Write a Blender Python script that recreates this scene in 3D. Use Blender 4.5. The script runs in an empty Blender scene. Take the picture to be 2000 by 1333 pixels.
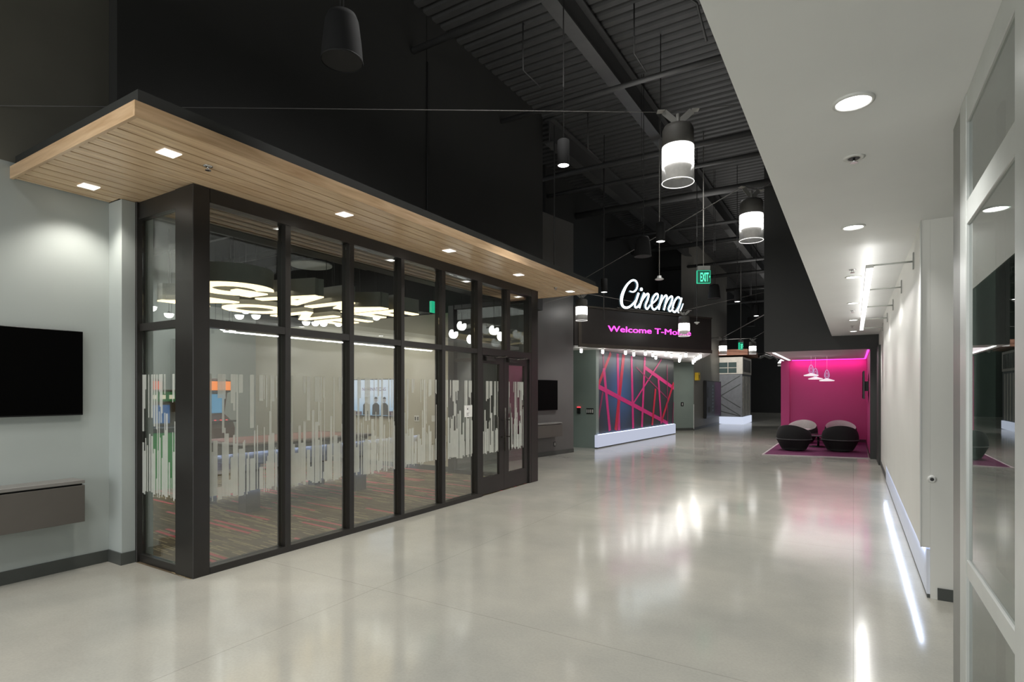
import bpy, math, random
from mathutils import Vector, Matrix
random.seed(7)
sc = bpy.context.scene
COL = sc.collection
PI = math.pi

# ---------------------------------------------------------------- materials
def lin(h):
    h = h.lstrip('#')
    out = []
    for i in (0, 2, 4):
        c = int(h[i:i+2], 16) / 255
        out.append(c / 12.92 if c <= .04045 else ((c + .055) / 1.055) ** 2.4)
    return tuple(out)

def newmat(name):
    m = bpy.data.materials.new(name); m.use_nodes = True
    nt = m.node_tree
    return m, nt, nt.nodes['Principled BSDF'], nt.nodes['Material Output']

def pm(name, col, rough=.5, metal=0., var=.08, scale=6., bump=0., spec=.5, coat=0., bscale=None):
    """principled with a gentle noise variation of tone"""
    if isinstance(col, str): col = lin(col)
    m, nt, p, o = newmat(name)
    tc = nt.nodes.new('ShaderNodeTexCoord')
    n = nt.nodes.new('ShaderNodeTexNoise'); n.inputs['Scale'].default_value = scale; n.inputs['Detail'].default_value = 4
    nt.links.new(tc.outputs['Object'], n.inputs['Vector'])
    r = nt.nodes.new('ShaderNodeValToRGB')
    r.color_ramp.elements[0].position = .3; r.color_ramp.elements[1].position = .7
    r.color_ramp.elements[0].color = tuple(c * (1 - var) for c in col) + (1,)
    r.color_ramp.elements[1].color = tuple(min(1, c * (1 + var)) for c in col) + (1,)
    nt.links.new(n.outputs['Fac'], r.inputs['Fac'])
    nt.links.new(r.outputs['Color'], p.inputs['Base Color'])
    p.inputs['Roughness'].default_value = rough; p.inputs['Metallic'].default_value = metal
    p.inputs['Specular IOR Level'].default_value = spec
    p.inputs['Coat Weight'].default_value = coat
    if bump:
        n2 = nt.nodes.new('ShaderNodeTexNoise'); n2.inputs['Scale'].default_value = bscale or scale * 20
        nt.links.new(tc.outputs['Object'], n2.inputs['Vector'])
        b = nt.nodes.new('ShaderNodeBump'); b.inputs['Strength'].default_value = bump; b.inputs['Distance'].default_value = .004
        nt.links.new(n2.outputs['Fac'], b.inputs['Height']); nt.links.new(b.outputs['Normal'], p.inputs['Normal'])
    return m

def em(name, col, strength, base=(.04, .04, .04)):
    if isinstance(col, str): col = lin(col)
    m, nt, p, o = newmat(name)
    p.inputs['Base Color'].default_value = base + (1,)
    p.inputs['Emission Color'].default_value = tuple(col) + (1,)
    p.inputs['Emission Strength'].default_value = strength
    p.inputs['Roughness'].default_value = .4
    return m

def glassmat(name, tint=(1, 1, 1), f0=.08, gain=1.0, rough=0.0):
    m, nt, p, o = newmat(name); nt.nodes.remove(p)
    t = nt.nodes.new('ShaderNodeBsdfTransparent'); t.inputs['Color'].default_value = tint + (1,)
    g = nt.nodes.new('ShaderNodeBsdfGlossy'); g.inputs['Roughness'].default_value = rough
    lw = nt.nodes.new('ShaderNodeLayerWeight'); lw.inputs['Blend'].default_value = .5
    pw = nt.nodes.new('ShaderNodeMath'); pw.operation = 'POWER'; pw.inputs[1].default_value = 4.
    mul = nt.nodes.new('ShaderNodeMath'); mul.operation = 'MULTIPLY_ADD'
    mul.inputs[1].default_value = (1 - f0) * gain; mul.inputs[2].default_value = f0
    cl = nt.nodes.new('ShaderNodeClamp')
    mx = nt.nodes.new('ShaderNodeMixShader')
    nt.links.new(lw.outputs['Facing'], pw.inputs[0]); nt.links.new(pw.outputs[0], mul.inputs[0])
    nt.links.new(mul.outputs[0], cl.inputs['Value']); nt.links.new(cl.outputs[0], mx.inputs['Fac'])
    nt.links.new(t.outputs[0], mx.inputs[1]); nt.links.new(g.outputs[0], mx.inputs[2])
    nt.links.new(mx.outputs[0], o.inputs['Surface'])
    return m

def filmmat(name, col, opac):
    m, nt, p, o = newmat(name)
    p.inputs['Base Color'].default_value = lin(col) + (1,); p.inputs['Roughness'].default_value = .6
    tr = nt.nodes.new('ShaderNodeBsdfTranslucent'); tr.inputs['Color'].default_value = lin(col) + (1,)
    a = nt.nodes.new('ShaderNodeMixShader'); a.inputs['Fac'].default_value = .35
    nt.links.new(p.outputs[0], a.inputs[1]); nt.links.new(tr.outputs[0], a.inputs[2])
    t = nt.nodes.new('ShaderNodeBsdfTransparent')
    mx = nt.nodes.new('ShaderNodeMixShader'); mx.inputs['Fac'].default_value = opac
    n = nt.nodes.new('ShaderNodeTexNoise'); n.inputs['Scale'].default_value = 9
    r = nt.nodes.new('ShaderNodeMapRange'); r.inputs['To Min'].default_value = opac - .06; r.inputs['To Max'].default_value = opac + .06
    nt.links.new(n.outputs['Fac'], r.inputs['Value']); nt.links.new(r.outputs[0], mx.inputs['Fac'])
    nt.links.new(t.outputs[0], mx.inputs[1]); nt.links.new(a.outputs[0], mx.inputs[2])
    nt.links.new(mx.outputs[0], o.inputs['Surface'])
    return m

def woodmat(name, c0, c1, rough=.32, axis_scale=(9, .7, 9)):
    m, nt, p, o = newmat(name)
    tc = nt.nodes.new('ShaderNodeTexCoord'); mp = nt.nodes.new('ShaderNodeMapping')
    mp.inputs['Scale'].default_value = axis_scale
    nt.links.new(tc.outputs['Object'], mp.inputs['Vector'])
    n = nt.nodes.new('ShaderNodeTexNoise'); n.inputs['Scale'].default_value = 3; n.inputs['Detail'].default_value = 8; n.inputs['Distortion'].default_value = .6
    nt.links.new(mp.outputs[0], n.inputs['Vector'])
    r = nt.nodes.new('ShaderNodeValToRGB')
    r.color_ramp.elements[0].position = .3; r.color_ramp.elements[1].position = .72
    r.color_ramp.elements[0].color = lin(c0) + (1,); r.color_ramp.elements[1].color = lin(c1) + (1,)
    nt.links.new(n.outputs['Fac'], r.inputs['Fac']); nt.links.new(r.outputs[0], p.inputs['Base Color'])
    p.inputs['Roughness'].default_value = rough
    return m

def floormat():
    m, nt, p, o = newmat('polished_concrete')
    N = nt.nodes.new; L = nt.links.new
    tc = N('ShaderNodeTexCoord')
    n1 = N('ShaderNodeTexNoise'); n1.inputs['Scale'].default_value = .55; n1.inputs['Detail'].default_value = 6; n1.inputs['Roughness'].default_value = .6
    n2 = N('ShaderNodeTexNoise'); n2.inputs['Scale'].default_value = 60; n2.inputs['Detail'].default_value = 3
    L(tc.outputs['Object'], n1.inputs['Vector']); L(tc.outputs['Object'], n2.inputs['Vector'])
    r1 = N('ShaderNodeValToRGB')
    r1.color_ramp.elements[0].position = .3; r1.color_ramp.elements[0].color = lin('#9a9a93') + (1,)
    r1.color_ramp.elements[1].position = .7; r1.color_ramp.elements[1].color = lin('#b8b5aa') + (1,)
    L(n1.outputs['Fac'], r1.inputs['Fac'])
    r2 = N('ShaderNodeValToRGB')
    r2.color_ramp.elements[0].position = .35; r2.color_ramp.elements[0].color = (.94, .94, .94, 1)
    r2.color_ramp.elements[1].position = .6; r2.color_ramp.elements[1].color = (1, 1, 1, 1)
    L(n2.outputs['Fac'], r2.inputs['Fac'])
    mx = N('ShaderNodeMix'); mx.data_type = 'RGBA'; mx.blend_type = 'MULTIPLY'; mx.inputs['Factor'].default_value = 1
    L(r1.outputs[0], mx.inputs['A']); L(r2.outputs[0], mx.inputs['B'])
    br = N('ShaderNodeTexBrick'); br.offset = 0; br.inputs['Scale'].default_value = 1
    br.inputs['Brick Width'].default_value = 3.3; br.inputs['Row Height'].default_value = 3.3; br.inputs['Mortar Size'].default_value = .003
    br.inputs['Color1'].default_value = br.inputs['Color2'].default_value = (1, 1, 1, 1); br.inputs['Mortar'].default_value = (.72, .72, .72, 1)
    L(tc.outputs['Object'], br.inputs['Vector'])
    mx2 = N('ShaderNodeMix'); mx2.data_type = 'RGBA'; mx2.blend_type = 'MULTIPLY'; mx2.inputs['Factor'].default_value = 1
    L(mx.outputs['Result'], mx2.inputs['A']); L(br.outputs['Color'], mx2.inputs['B'])
    L(mx2.outputs['Result'], p.inputs['Base Color'])
    mr = N('ShaderNodeMapRange'); mr.inputs['To Min'].default_value = .08; mr.inputs['To Max'].default_value = .19
    L(n1.outputs['Fac'], mr.inputs['Value']); L(mr.outputs[0], p.inputs['Roughness'])
    p.inputs['Specular IOR Level'].default_value = .55
    b = N('ShaderNodeBump'); b.inputs['Strength'].default_value = .05; b.inputs['Distance'].default_value = .01
    n3 = N('ShaderNodeTexNoise'); n3.inputs['Scale'].default_value = 2.2
    L(tc.outputs['Object'], n3.inputs['Vector']); L(n3.outputs['Fac'], b.inputs['Height']); L(b.outputs['Normal'], p.inputs['Normal'])
    return m

def carpetmat():
    m, nt, p, o = newmat('patterned_carpet')
    N = nt.nodes.new; L = nt.links.new
    tc = N('ShaderNodeTexCoord'); mp = N('ShaderNodeMapping'); mp.inputs['Rotation'].default_value = (0, 0, .06)
    L(tc.outputs['Object'], mp.inputs['Vector'])
    def brick(w, h, off):
        b = N('ShaderNodeTexBrick'); b.inputs['Scale'].default_value = 1; b.offset = off
        b.inputs['Brick Width'].default_value = w; b.inputs['Row Height'].default_value = h; b.inputs['Mortar Size'].default_value = .006
        b.inputs['Color1'].default_value = (0, 0, 0, 1); b.inputs['Color2'].default_value = (1, 1, 1, 1); b.inputs['Mortar'].default_value = (0, 0, 0, 1)
        L(mp.outputs[0], b.inputs['Vector']); return b
    b1 = brick(.26, .03, .37); b2 = brick(1.0, .055, .43)
    r = N('ShaderNodeValToRGB'); r.color_ramp.interpolation = 'CONSTANT'
    e = r.color_ramp.elements
    e[0].position = 0; e[0].color = lin('#594c38') + (1,)
    e[1].position = .38; e[1].color = lin('#6f6047') + (1,)
    for pos, c in ((.6, '#897a5a'), (.74, '#4a3f2e'), (.86, '#a09070')):
        x = e.new(pos); x.color = lin(c) + (1,)
    L(b1.outputs['Color'], r.inputs['Fac'])
    g = N('ShaderNodeMath'); g.operation = 'GREATER_THAN'; g.inputs[1].default_value = .88
    L(b2.outputs['Color'], g.inputs[0])
    mx = N('ShaderNodeMix'); mx.data_type = 'RGBA'
    L(g.outputs[0], mx.inputs['Factor']); L(r.outputs[0], mx.inputs['A']); mx.inputs['B'].default_value = lin('#bd5560') + (1,)
    L(mx.outputs['Result'], p.inputs['Base Color'])
    p.inputs['Roughness'].default_value = .95
    return m

M = {}
M['floor'] = floormat()
M['carpet'] = carpetmat()
M['wood'] = woodmat('oak_lightened', '#cfae88', '#efd3ae', axis_scale=(9, .7, 9))  # fascia oak made lighter, missing upward bounce light put into the colour
M['wood_end'] = woodmat('oak_fascia_end', '#bd9a74', '#dfc09a', axis_scale=(.7, 9, 9))
M['wood_f'] = woodmat('oak_fascia', '#bd9a74', '#dfc09a', axis_scale=(9, .7, 9))
M['graywood'] = woodmat('grey_planks', '#5c5b52', '#77756a', rough=.5)
M['groove'] = pm('groove_dark', '#1f150c', .9)
M['white'] = pm('white_paint', '#e4e5e4', .55, var=.02, scale=2)
M['offwhite'] = pm('offwhite_paint', '#e2e1db', .5, var=.02, scale=2)
M['graywall'] = pm('pale_grey_paint', '#a9b0ad', .5, var=.03, scale=1.5)
M['darkolive'] = pm('dark_upper_wall', '#66645a', .6, var=.08, scale=1.5)  # darker tone above the pale grey part
M['black'] = pm('black_wall_paint', '#333331', .55, var=.06, scale=1.5)
M['blackceil'] = pm('black_ceiling_paint', '#1b1a18', .8)
M['roof'] = pm('roof_deck_paint', '#414140', .5, var=.1)
M['steel'] = pm('painted_steel', '#434342', .45, var=.1)
M['charcoal'] = pm('charcoal_paint', '#5e5d5b', .5, var=.04, scale=2)
M['greenish'] = pm('grey_green_paint', '#7d8a84', .5, var=.04, scale=2)
M['taupe'] = pm('taupe_paint', '#77746c', .5, var=.04, scale=2)
M['base'] = pm('baseboard_rubber', '#474a47', .5)
M['frame'] = pm('black_anodised', '#2c2a28', .36, metal=.25, var=.06)
M['frame_lip'] = pm('dark_bronze', '#3a3732', .35, metal=.4)
M['alu'] = pm('satin_aluminium', '#c6c9c5', .35, metal=.25, var=.04)
M['alu_dark'] = pm('brushed_steel', '#8f908b', .4, metal=.35, var=.05)
M['chrome'] = pm('chrome', '#c8c8c8', .15, metal=1)
M['glass'] = glassmat('clear_glass', (.93, .96, .94), .15, 1.0)
M['glass_end'] = glassmat('end_glass', (.93, .96, .94), .03, .5)
M['glass_r'] = glassmat('shopfront_glass', (.72, .8, .76), .10, 1.15)
M['film'] = filmmat('frosted_film', '#e9ece6', .5)
M['sleeve'] = filmmat('lamp_sleeve', '#e8e8e6', .38)
M['tvblack'] = pm('tv_screen', '#010101', .6, spec=.05)
M['tvframe'] = pm('tv_bezel', '#0b0c0e', .35)
M['shelf'] = pm('grey_laminate', '#57534e', .45, var=.03)
M['shelf_top'] = pm('grey_laminate_top', '#7c7a76', .4, var=.03)
M['lampcap'] = pm('lamp_cap', '#55534f', .6)
M['cable'] = pm('wire', '#8a8884', .5, metal=.4)
M['cable_mid'] = pm('wire_mid', '#5a5855', .6)
M['cable_dark'] = pm('dark_wire', '#262524', .6)
M['bracket'] = pm('bracket_metal', '#a3a19b', .5, metal=.1)
M['speaker'] = pm('speaker_shell', '#181818', .85)
M['grille'] = pm('speaker_grille', '#1b1b1a', .7, bump=.6, bscale=300)
M['lit'] = em('lamp_lit', (1, .985, .96), 9)
M['lit_disc'] = em('downlight_lens', (1, .99, .97), 14)
M['lit_warm'] = em('warm_downlight', (1, .95, .86), 14)
M['lit_lin'] = em('linear_diffuser', (1, .99, .97), 2.6)
M['lit_rim'] = em('lamp_rim', (1, .97, .93), 1.6)
M['ledblue'] = em('led_strip_cool', (.62, .72, 1), 3)
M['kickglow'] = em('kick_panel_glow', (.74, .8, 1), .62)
M['kick'] = pm('kick_panel_white', '#dfe3ee', .45, var=.02)
M['signwhite'] = em('sign_face', (.82, .95, 1), 4.5)
M['signedge'] = pm('sign_return', '#6a8590', .4)
M['magled'] = em('led_magenta_letters', (1, .06, .72), 2.6)
M['exitgreen'] = em('exit_green', (.02, .62, .33), 1.0)
M['exitdark'] = em('exit_field', (.0, .12, .07), .6)
M['exitletter'] = em('exit_letter', (.1, 1, .55), 1.5)
M['ceilwhite'] = pm('white_panel', '#d4d4d2', .6, var=.02)
M['marquee'] = pm('marquee_black', '#3b3735', .4)
M['marqframe'] = pm('marquee_bronze', '#5c564f', .35, metal=.3)
M['pinkwall'] = pm('magenta_paint', '#b03a74', .55, var=.03, scale=1)
M['pinkled'] = em('magenta_led', (1, .05, .62), 2.5)
M['rug'] = pm('magenta_rug', '#561540', .95, var=.25, scale=30)
M['rugedge'] = pm('rug_binding', '#b0a4a6', .9)
M['chairblack'] = pm('black_wool', '#141414', .9, var=.2, scale=40, bump=.3)
M['chairgray'] = pm('light_grey_wool', '#a5a29e', .9, var=.08, scale=40, bump=.3)
M['piping'] = pm('grey_piping', '#4c4c4c', .8)
M['plate'] = pm('white_plastic', '#d8d8d4', .4)
M['blackplastic'] = pm('black_plastic', '#101010', .4)
M['red'] = em('red_led', (1, .06, .08), 1.5)
M['yellow'] = pm('yellow_plastic', '#d9b418', .5)
M['beige'] = pm('beige_paint', '#b4ae9d', .6, var=.03, scale=1.5)
M['brown'] = pm('brown_panel', '#4b3a2c', .6)
M['bowl'] = em('bowl_glow', (1, .98, .94), 5)
M['letterface'] = em('letter_bulbs', (1, .76, .44), 3.2)
M['letterside'] = pm('letter_return', '#8d8f88', .5)
M['kioskgrey'] = pm('kiosk_grey', '#7d7f82', .35)
M['kioskwhite'] = pm('kiosk_cream', '#cfc9bd', .5)
M['kiosklight'] = em('kiosk_base_glow', (.75, .82, 1), .8)
M['terracotta'] = pm('terracotta', '#8a5a42', .6)
M['silver'] = pm('silver_duct', '#9a9a98', .25, metal=1)
M['paper'] = pm('paper', '#e6e6e2', .8)
M['ink'] = pm('ink', '#333333', .8)
M['purple'] = pm('purple_print', '#5d3a5e', .4, var=.1, scale=3)
M['posterblue'] = pm('slate_print', '#4f545e', .4, var=.1, scale=3)
M['icon'] = pm('pale_icon', '#8a98a6', .5)
M['muralbg'] = None

def muralmat():
    m, nt, p, o = newmat('mural_print')
    N = nt.nodes.new; L = nt.links.new
    tc = N('ShaderNodeTexCoord')
    gr = N('ShaderNodeVectorMath'); gr.operation = 'DISTANCE'; gr.inputs[1].default_value = (1.7, 0, 1.55)
    L(tc.outputs['Object'], gr.inputs[0])
    r = N('ShaderNodeValToRGB')
    r.color_ramp.elements[0].position = 0; r.color_ramp.elements[0].color = lin('#466ba0') + (1,)
    r.color_ramp.elements[1].position = .75; r.color_ramp.elements[1].color = lin('#34383b') + (1,)
    x = r.color_ramp.elements.new(.46); x.color = lin('#38465c') + (1,)
    s = N('ShaderNodeMath'); s.operation = 'MULTIPLY'; s.inputs[1].default_value = .42
    L(gr.outputs['Value'], s.inputs[0]); L(s.outputs[0], r.inputs['Fac']); L(r.outputs[0], p.inputs['Base Color'])
    p.inputs['Roughness'].default_value = .35
    return m
M['muralbg'] = muralmat()
M['mp'] = pm('pink_stripe', '#d2307e', .4); M['mr'] = pm('red_stripe', '#c42846', .4); M['md'] = pm('dim_pink_stripe', '#8a3158', .4)

def screenmat():
    m, nt, p, o = newmat('tv_picture')
    N = nt.nodes.new; L = nt.links.new
    tc = N('ShaderNodeTexCoord'); sp = N('ShaderNodeSeparateXYZ'); L(tc.outputs['Object'], sp.inputs[0])
    mr = N('ShaderNodeMapRange'); mr.inputs['From Min'].default_value = 0; mr.inputs['From Max'].default_value = .7
    L(sp.outputs['Z'], mr.inputs['Value'])
    r = N('ShaderNodeValToRGB'); e = r.color_ramp.elements
    e[0].position = 0; e[0].color = lin('#8fb6d8') + (1,); e[1].position = .7; e[1].color = lin('#d8e2f4') + (1,)
    L(mr.outputs[0], r.inputs['Fac']); L(r.outputs[0], p.inputs['Emission Color']); p.inputs['Emission Strength'].default_value = .9
    p.inputs['Base Color'].default_value = (.02, .02, .02, 1)
    return m
M['screen'] = screenmat()

# ---------------------------------------------------------------- mesh builder
class MB:
    def __init__(s): s.v = []; s.f = []; s.m = []; s.mi = 0; s.sm = []
    def mat(s, i): s.mi = i; return s
    def add(s, vs, fs, smooth=False):
        b = len(s.v); s.v += [tuple(v) for v in vs]
        for f in fs: s.f.append(tuple(b + i for i in f)); s.m.append(s.mi); s.sm.append(smooth)
        return s
    def box(s, x0, x1, y0, y1, z0, z1):
        if x0 > x1: x0, x1 = x1, x0
        if y0 > y1: y0, y1 = y1, y0
        if z0 > z1: z0, z1 = z1, z0
        vs = [(x, y, z) for z in (z0, z1) for y in (y0, y1) for x in (x0, x1)]
        return s.add(vs, [(0, 2, 3, 1), (4, 5, 7, 6), (0, 1, 5, 4), (2, 6, 7, 3), (0, 4, 6, 2), (1, 3, 7, 5)])
    def bbox(s, x0, x1, y0, y1, z0, z1, b=.01):
        """box whose edges are chamfered"""
        if x0 > x1: x0, x1 = x1, x0
        if y0 > y1: y0, y1 = y1, y0
        vs = []
        for z, i in ((z0, b), (z0 + b, 0), (z1 - b, 0), (z1, b)):
            for (x, y) in ((x0+i, y0+b), (x0+b, y0+i), (x1-b, y0+i), (x1-i, y0+b), (x1-i, y1-b), (x1-b, y1-i), (x0+b, y1-i), (x0+i, y1-b)):
                vs.append((x, y, z))
        fs = [tuple(range(7, -1, -1)), tuple(range(24, 32))]
        for k in range(3):
            for j in range(8):
                fs.append((k*8+j, k*8+(j+1) % 8, k*8+8+(j+1) % 8, k*8+8+j))
        return s.add(vs, fs)
    def prism(s, poly, z0, z1):
        a = sum(poly[i][0]*poly[(i+1) % len(poly)][1]-poly[(i+1) % len(poly)][0]*poly[i][1] for i in range(len(poly)))
        if a < 0: poly = poly[::-1]
        n = len(poly)
        vs = [(x, y, z0) for x, y in poly] + [(x, y, z1) for x, y in poly]
        fs = [tuple(range(n-1, -1, -1)), tuple(range(n, 2*n))] + [(i, (i+1) % n, n+(i+1) % n, n+i) for i in range(n)]
        return s.add(vs, fs)
    def lathe(s, prof, c=(0, 0, 0), n=24, smooth=True, cap0=True, cap1=True):
        vs = []; fs = []
        for r, z in prof:
            for k in range(n):
                a = 2*PI*k/n; vs.append((c[0]+r*math.cos(a), c[1]+r*math.sin(a), c[2]+z))
        for i in range(len(prof)-1):
            for k in range(n):
                fs.append((i*n+k, i*n+(k+1) % n, (i+1)*n+(k+1) % n, (i+1)*n+k))
        s.add(vs, fs, smooth)
        b = len(s.v) - len(vs)
        if cap0: s.f.append(tuple(b+k for k in range(n-1, -1, -1))); s.m.append(s.mi); s.sm.append(False)
        if cap1: s.f.append(tuple(b+(len(prof)-1)*n+k for k in range(n))); s.m.append(s.mi); s.sm.append(False)
        return s
    def tube(s, pts, r, n=8, closed=False):
        pts = [Vector(p) for p in pts]; N = len(pts); vs = []; fs = []
        prev = None
        for i, p in enumerate(pts):
            if closed: t = pts[(i+1) % N] - pts[i-1]
            else: t = pts[min(i+1, N-1)] - pts[max(i-1, 0)]
            t.normalize()
            if prev is None:
                up = Vector((0, 0, 1)) if abs(t.z) < .9 else Vector((1, 0, 0))
                a = t.cross(up).normalized()
            else:
                a = (prev - t*prev.dot(t)).normalized()
            prev = a; b = t.cross(a)
            rr = r[i] if isinstance(r, (list, tuple)) else r
            for k in range(n):
                an = 2*PI*k/n; vs.append(p + (a*math.cos(an)+b*math.sin(an))*rr)
        M_ = N if closed else N-1
        for i in range(M_):
            for k in range(n):
                fs.append((i*n+k, i*n+(k+1) % n, ((i+1) % N)*n+(k+1) % n, ((i+1) % N)*n+k))
        if not closed: fs += [tuple(range(n-1, -1, -1)), tuple((N-1)*n+k for k in range(n))]
        return s.add(vs, fs, True)
    def quad(s, *p): return s.add(p, [tuple(range(len(p)))])
    def xf(s, mat):
        s.v = [tuple(mat @ Vector(v)) for v in s.v]; return s
    def build(s, name, mats, parent=None, off=(0, 0, 0)):
        me = bpy.data.meshes.new(name)
        o3 = Vector(off)
        me.from_pydata([tuple(Vector(v) - o3) for v in s.v], [], s.f)
        if not isinstance(mats, (list, tuple)): mats = [mats]
        for m in mats: me.materials.append(m)
        for i, p in enumerate(me.polygons): p.material_index = min(s.m[i], len(mats)-1); p.use_smooth = s.sm[i]
        me.update()
        o = bpy.data.objects.new(name, me); COL.objects.link(o)
        if parent: o.parent = parent
        return o

def frame_mat(P, u, v):
    u = Vector(u).normalized(); v = Vector(v).normalized(); n = u.cross(v)
    return Matrix(((u.x, v.x, n.x, P[0]), (u.y, v.y, n.y, P[1]), (u.z, v.z, n.z, P[2]), (0, 0, 0, 1)))

def tag(o, label=None, cat=None, group=None, kind=None):
    if label: o['label'] = label
    if cat: o['category'] = cat
    if group: o['group'] = group
    if kind: o['kind'] = kind
    return o
def empty(name, loc=(0, 0, 0), rz=0, label=None, cat=None, group=None, kind=None):
    o = bpy.data.objects.new(name, None); COL.objects.link(o); o.location = loc; o.rotation_euler = (0, 0, rz); o.empty_display_size = .1
    return tag(o, label, cat, group, kind)
def struct(name, mb, m, label, cat, at=(0, 0, 0)):
    o = mb.build(name, m, None, at); o.location = at
    return tag(o, label, cat, None, 'structure')
def dup(root, loc, rz=None, label=None, group=None):
    r = root.copy(); COL.objects.link(r); r.location = loc
    if rz is not None: r.rotation_euler = (0, 0, rz)
    if label: r['label'] = label
    if group: r['group'] = group
    for ch in list(root.children):
        c = ch.copy(); COL.objects.link(c); c.parent = r
        for g in list(ch.children):
            d = g.copy(); COL.objects.link(d); d.parent = c
    return r
def spot(name, loc, power, angle=100, blend=.6, col=(1, .985, .96), parent=None, rot=(0, 0, 0), size=.05):
    l = bpy.data.lights.new(name, 'SPOT'); l.energy = power; l.spot_size = math.radians(angle); l.spot_blend = blend; l.color = col; l.shadow_soft_size = size
    o = bpy.data.objects.new(name, l); COL.objects.link(o); o.location = loc; o.rotation_euler = rot
    if parent: o.parent = parent
    return o
def area(name, loc, sx, sy, power, col=(1, 1, 1), rot=(0, 0, 0), parent=None):
    l = bpy.data.lights.new(name, 'AREA'); l.shape = 'RECTANGLE'; l.size = sx; l.size_y = sy; l.energy = power; l.color = col
    o = bpy.data.objects.new(name, l); COL.objects.link(o); o.location = loc; o.rotation_euler = rot
    if parent: o.parent = parent
    return o
def textmesh(txt, size=1., bold=0., extrude=0.):
    c = bpy.data.curves.new('t', 'FONT'); c.body = txt; c.size = size; c.offset = bold; c.extrude = extrude
    o = bpy.data.objects.new('t', c); COL.objects.link(o)
    dg = bpy.context.evaluated_depsgraph_get(); dg.update()
    me = bpy.data.meshes.new_from_object(o.evaluated_get(dg))
    vs = [tuple(v.co) for v in me.vertices]; fs = [tuple(p.vertices) for p in me.polygons]
    bpy.data.objects.remove(o); bpy.data.curves.remove(c); bpy.data.meshes.remove(me)
    return vs, fs
def text_mb(txt, P, u, v, width, height=None, bold=0., depth=.0):
    vs, fs = textmesh(txt, 1., bold, .5 if depth else 0)
    x0 = min(p[0] for p in vs); x1 = max(p[0] for p in vs)
    sx = width/(x1-x0); y1 = max(p[1] for p in vs)
    sy = sx if height is None else height/y1
    mt = frame_mat(P, u, v)
    return MB().add([mt @ Vector(((p[0]-x0)*sx, p[1]*sy, p[2]*depth)) for p in vs], fs)
FLAT = '__f'
# ---------------------------------------------------------------- camera
F_ = 1095.; TH = math.atan(666.7/F_); H = 1.6
cam = bpy.data.cameras.new('camera'); cam.sensor_width = 36; cam.lens = F_/2000*36
cam.shift_y = -(666.5-763.7)/2000 * 1.0
cam.clip_start = .05; cam.clip_end = 200
co = bpy.data.objects.new('camera', cam); COL.objects.link(co)
co.location = (0, 0, H); co.rotation_euler = (PI/2, 0, TH)
sc.camera = co

# ---------------------------------------------------------------- dimensions
XG = -4.78      # glass front plane
XW = -5.975     # left wall
XU = -5.82      # dark wall above the canopy
ZC = 2.92       # white soffit
ZR = 7.6        # roof
XR = .506       # right wall
YN = 15.6       # niche front

# ================================================================= SETTING
struct('floor', MB().box(-7.3, XG+.02, -7, 1.0, -.1, 0).box(XG-.02, 3.2, -7, 42, -.1, 0).box(-9, XG-.02, 8.78, 42, -.1, 0).box(-5.98, XG-.02, 1., 2.64, -.1, 0),
       M['floor'], 'polished pale grey concrete floor of the concourse', 'floor')
struct('floor_carpet', MB().box(-13.2, -5.98, .4, 8.78, -.1, -.001).box(-5.98, XG-.02, 2.64, 8.78, -.1, -.001), M['carpet'],
       'brown carpet with pink stripes inside the glass game room', 'carpet')
struct('wall_left', MB().box(-6.15, XW, -7, 2.53, 0, 3.5).box(-6.15, -5.73, 2.53, 2.8, 0, 3.36), M['graywall'], 'pale grey wall left of the glass game room', 'wall')
struct('wall_left_upper', MB().box(-6.15, XW, -7, 2.53, 3.5, 8), M['darkolive'], 'dark upper wall above the pale grey left wall', 'wall')
wu = MB().box(-6.05, XU, 2.531, 6.93, 3.36, 8).box(-6.05, XU+.0, 6.945, 10.85, 3.36, 8)
wu.box(-6.05, XU-.015, 6.93, 6.945, 3.36, 8)
struct('wall_above_canopy', wu, M['black'], 'tall black wall rising above the timber canopy', 'wall')
bb = MB()
bb.box(XW, XW+.014, -7, 2.516, 0, .11).box(XW, -5.716, 2.516, 2.53, 0, .11).box(-5.73, -5.716, 2.5301, 2.639, 0, .11)
struct('baseboard_left', bb, M['base'], 'dark grey baseboard along the pale left wall', 'baseboard')

# television wall beyond the game room (slightly angled)
W0 = Vector((-6.47, 11.85)); WD = Vector((.25, 1.45)).normalized(); WN = Vector((WD.y, -WD.x))
def wpt(s, z, out=0.):
    p = W0 + WD*s + WN*out; return (p.x, p.y, z)
def wpoly(a, b, o0, o1):
    return [wpt(s, 0, o)[:2] for s, o in ((a, o0), (b, o0), (b, o1), (a, o1))]
struct('wall_charcoal', MB().prism(wpoly(-3.1, 1.46, -.6, 0), 0, 5.95), M['charcoal'], 'charcoal wall carrying a television past the glass doors', 'wall')
struct('baseboard_charcoal', MB().prism(wpoly(-3.1, 1.465, -.1, .012), 0, .1), M['base'], 'dark baseboard under the charcoal wall', 'baseboard')
struct('wall_recess', MB().box(-8.2, -6.1, 14.5, 14.7, 0, 2.74).box(-8.2, -6.86, 12.9, 14.5, 0, 2.74), M['greenish'], 'grey green recessed wall left of the mural', 'wall')
struct('wall_behind_sign', MB().box(-7.4, -7.0, 13.2, 23.4, 2.6, 8).box(-7.0, -5.9, 23.3, 23.4, 2.74, 8), M['black'], 'black wall high behind the lit sign', 'wall')
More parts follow.
